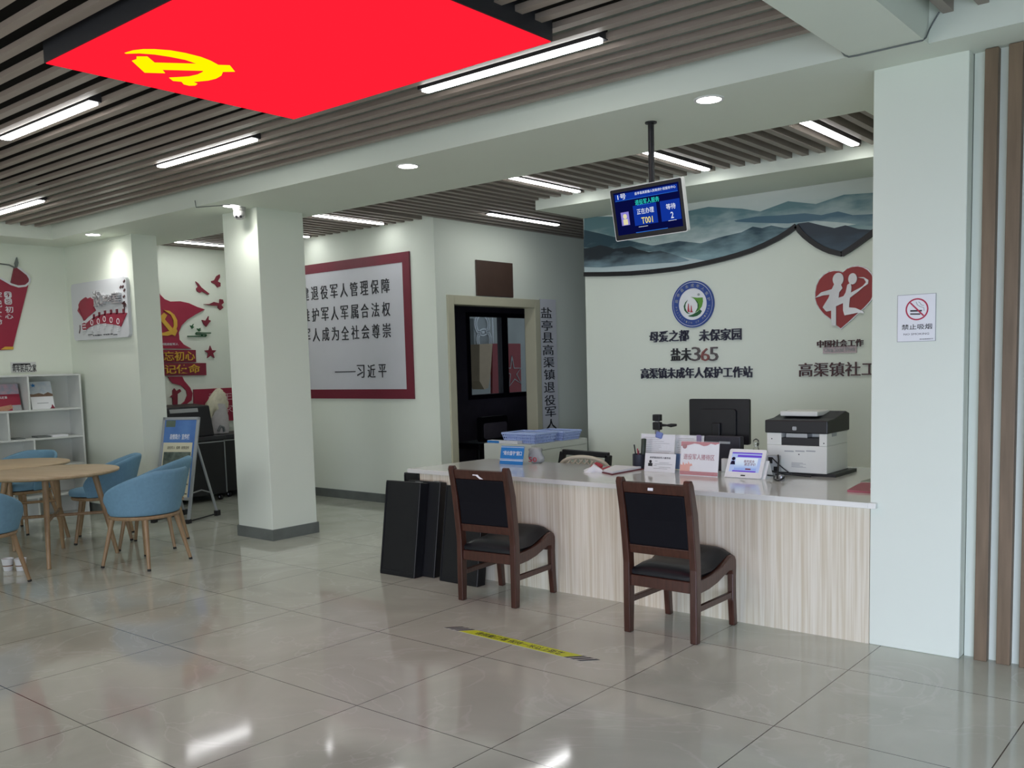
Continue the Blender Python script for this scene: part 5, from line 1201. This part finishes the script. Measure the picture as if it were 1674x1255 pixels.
# white bag with clothes
wb_ = thing('white_tote_bag', 'white tote bag of cream clothes standing on the black wheeled cases', 'bag', (-9.95, 6.38, .766))
vs_, fs_ = [], []; prof = [(.13, .0), (.14, .05), (.135, .2), (.125, .34), (.12, .36)]
n_ = 20
for r_, z_ in prof:
    for k in range(n_):
        g = 2*math.pi*k/n_; q = 1+.06*math.sin(4*g+z_*18); vs_.append((-9.95+r_*q*.6*math.cos(g), 6.44+r_*q*math.sin(g)-z_*.06, .768+z_))
for i in range(len(prof)-1):
    for k in range(n_): fs_.append((i*n_+k, i*n_+(k+1) % n_, (i+1)*n_+(k+1) % n_, (i+1)*n_+k))
fs_ += [tuple(range(n_))[::-1], tuple(range((len(prof)-1)*n_, len(prof)*n_))]
MB().add(vs_, fs_).build('bag_body', mat('off_white_canvas', '#B9B6B4', .8, noise=.08, scale=30), wb_, smooth=70)
m_ = MB(); V, F = [], []
CP = [(.115, .27, -.04), (.135, .33, -.05), (.125, .38, -.04), (.10, .42, -.02), (.085, .46, .0), (.05, .50, .01), (.015, .515, .03)]
for i, (r_, z_, dy) in enumerate(CP):
    for k in range(36):
        g = 2*math.pi*k/36; q = 1+.20*math.sin(3*g+z_*12)+.13*math.sin(7*g+z_*30)+.07*math.sin(13*g+z_*60)
        V.append((-9.95+r_*q*.62*math.cos(g), 6.44+dy+r_*q*1.05*math.sin(g), .768+z_+.03*math.sin(2*g+1)-(.06 if math.sin(g) < -.5 and i < 3 else 0)))
for i in range(len(CP)-1):
    for k in range(36): F.append((i*36+k, i*36+(k+1) % 36, (i+1)*36+(k+1) % 36, (i+1)*36+k))
F += [tuple(range(36))[::-1], tuple(range((len(CP)-1)*36, len(CP)*36))]
m_.add(V, F)
m_.build('cream_clothes', mat('cream_cloth', '#CFCBB2', .85, noise=.12, scale=25), wb_, smooth=70)
MB().tube([(-9.862, 6.37, .80), (-9.855, 6.40, .86), (-9.858, 6.44, .84), (-9.866, 6.45, .79)], .016, 8).build('dark_print', 'rope', wb_, smooth=60)

# ================================================================== POSTER EASEL
ez_ = thing('poster_easel', 'silver A-frame easel with a blue and cream notice poster', 'easel', (-9.0, 5.25, 0))
tl_ = AX(267, 682, -8.94); tr_ = AY(326, 680, tl_.y+.17); tr_.z = tl_.z
dE = (tr_-tl_).normalized(); nE = Vector((dE.y, -dE.x, 0)); bl_ = tl_ + nE*.27; bl_.z = .02
fr, w, h = quad_frame(tl_, tr_, bl_)
m_ = MB(); t = .03
m_.rect(fr, 0, w, h-t, h, -.02, .004).rect(fr, 0, t, .0, h, -.02, .004).rect(fr, w-t, w, .0, h, -.02, .004).rect(fr, t, w-t, h*.2, h*.2+t, -.02, .004)
m_.build('frame', mat('silver_frame', '#A9AEB2', .35, metal=.5, noise=.05), ez_, bevel=.003)
MB().rect(fr, t*.6, w-t*.6, h*.2+t*.5, h-t*.6, -.012, 0).build('poster', mat('poster_blue', '#3D66A8', .45, h2='#5A86BE', scale=4), ez_)
def E4(a, b, c, d): return (w*a, w*b, h*.22+h*.76*c, h*.22+h*.76*d)
MB().rect(fr, *E4(.08, .88, .0, .70), 0, .001).build('cream_sheet', mat('cream_print', '#CDCBB0', .6, noise=.04), ez_)
MB().rect(fr, *E4(.10, .36, .90, .985), 0, .001).build('olive_print', mat('olive_print', '#5E6F60', .6, noise=.2, scale=12), ez_)
MB().rect(fr, *E4(.12, .86, .34, .58), .001, .002).build('photo_print', mat('forest_print', '#33423B', .6, h2='#6E7B70', scale=14), ez_)
MB().text(fr, '县情简介  宣传栏', *E4(.24, .78, .74, .81), 0, .001, .03).build('title_text', 'paper', ez_)
DP = mat('dark_print', '#5A5848', .6, noise=.05)
MB().text(fr, '退役军人  保障  政策宣传', *E4(.2, .8, .615, .655), .001, .002, .03).build('heading_text', DP, ez_)
m_ = MB()
for k in range(7): m_.rect(fr, *E4(.11+.02*(k % 2), .86-.06*((k*7) % 3), .285-.04*k, .30-.04*k), .001, .002)
m_.build('text_rows', DP, ez_)
SL = mat('silver_leg', '#A9AEB2', .35, metal=.5, noise=.05)
RzE = rotmat(0, 0, math.atan2(dE.y, dE.x))
for a_ in (.015, w-.015):
    top_ = fr.p(a_, h*.74, -.02); fb = fr.p(a_, 0, -.005); rb = fb - nE*.50; ft_ = Vector((rb.x, rb.y, .03))
    lg = MB().tube([top_, ft_], .014, 8).build('leg', SL, ez_)
    MB().obox((ft_.x, ft_.y, .0275), (.04, .06, .055), RzE).build('foot', 'rubber', lg)
    MB().obox((fb.x, fb.y, .02), (.04, .06, .04), RzE).build('front_foot', 'rubber', ez_)
    MB().tube([Vector((fb.x, fb.y, .02))-nE*.03, Vector((rb.x, rb.y, .02))], .008, 6).build('floor_bar', 'rubber', ez_)
    m1, m2 = fr.p(a_, h*.27, -.02), top_.lerp(ft_, .70)
    MB().tube([m1, (m1+m2)/2+Vector((0, 0, .03)), m2], .007, 6).build('brace', 'grey_metal', ez_)
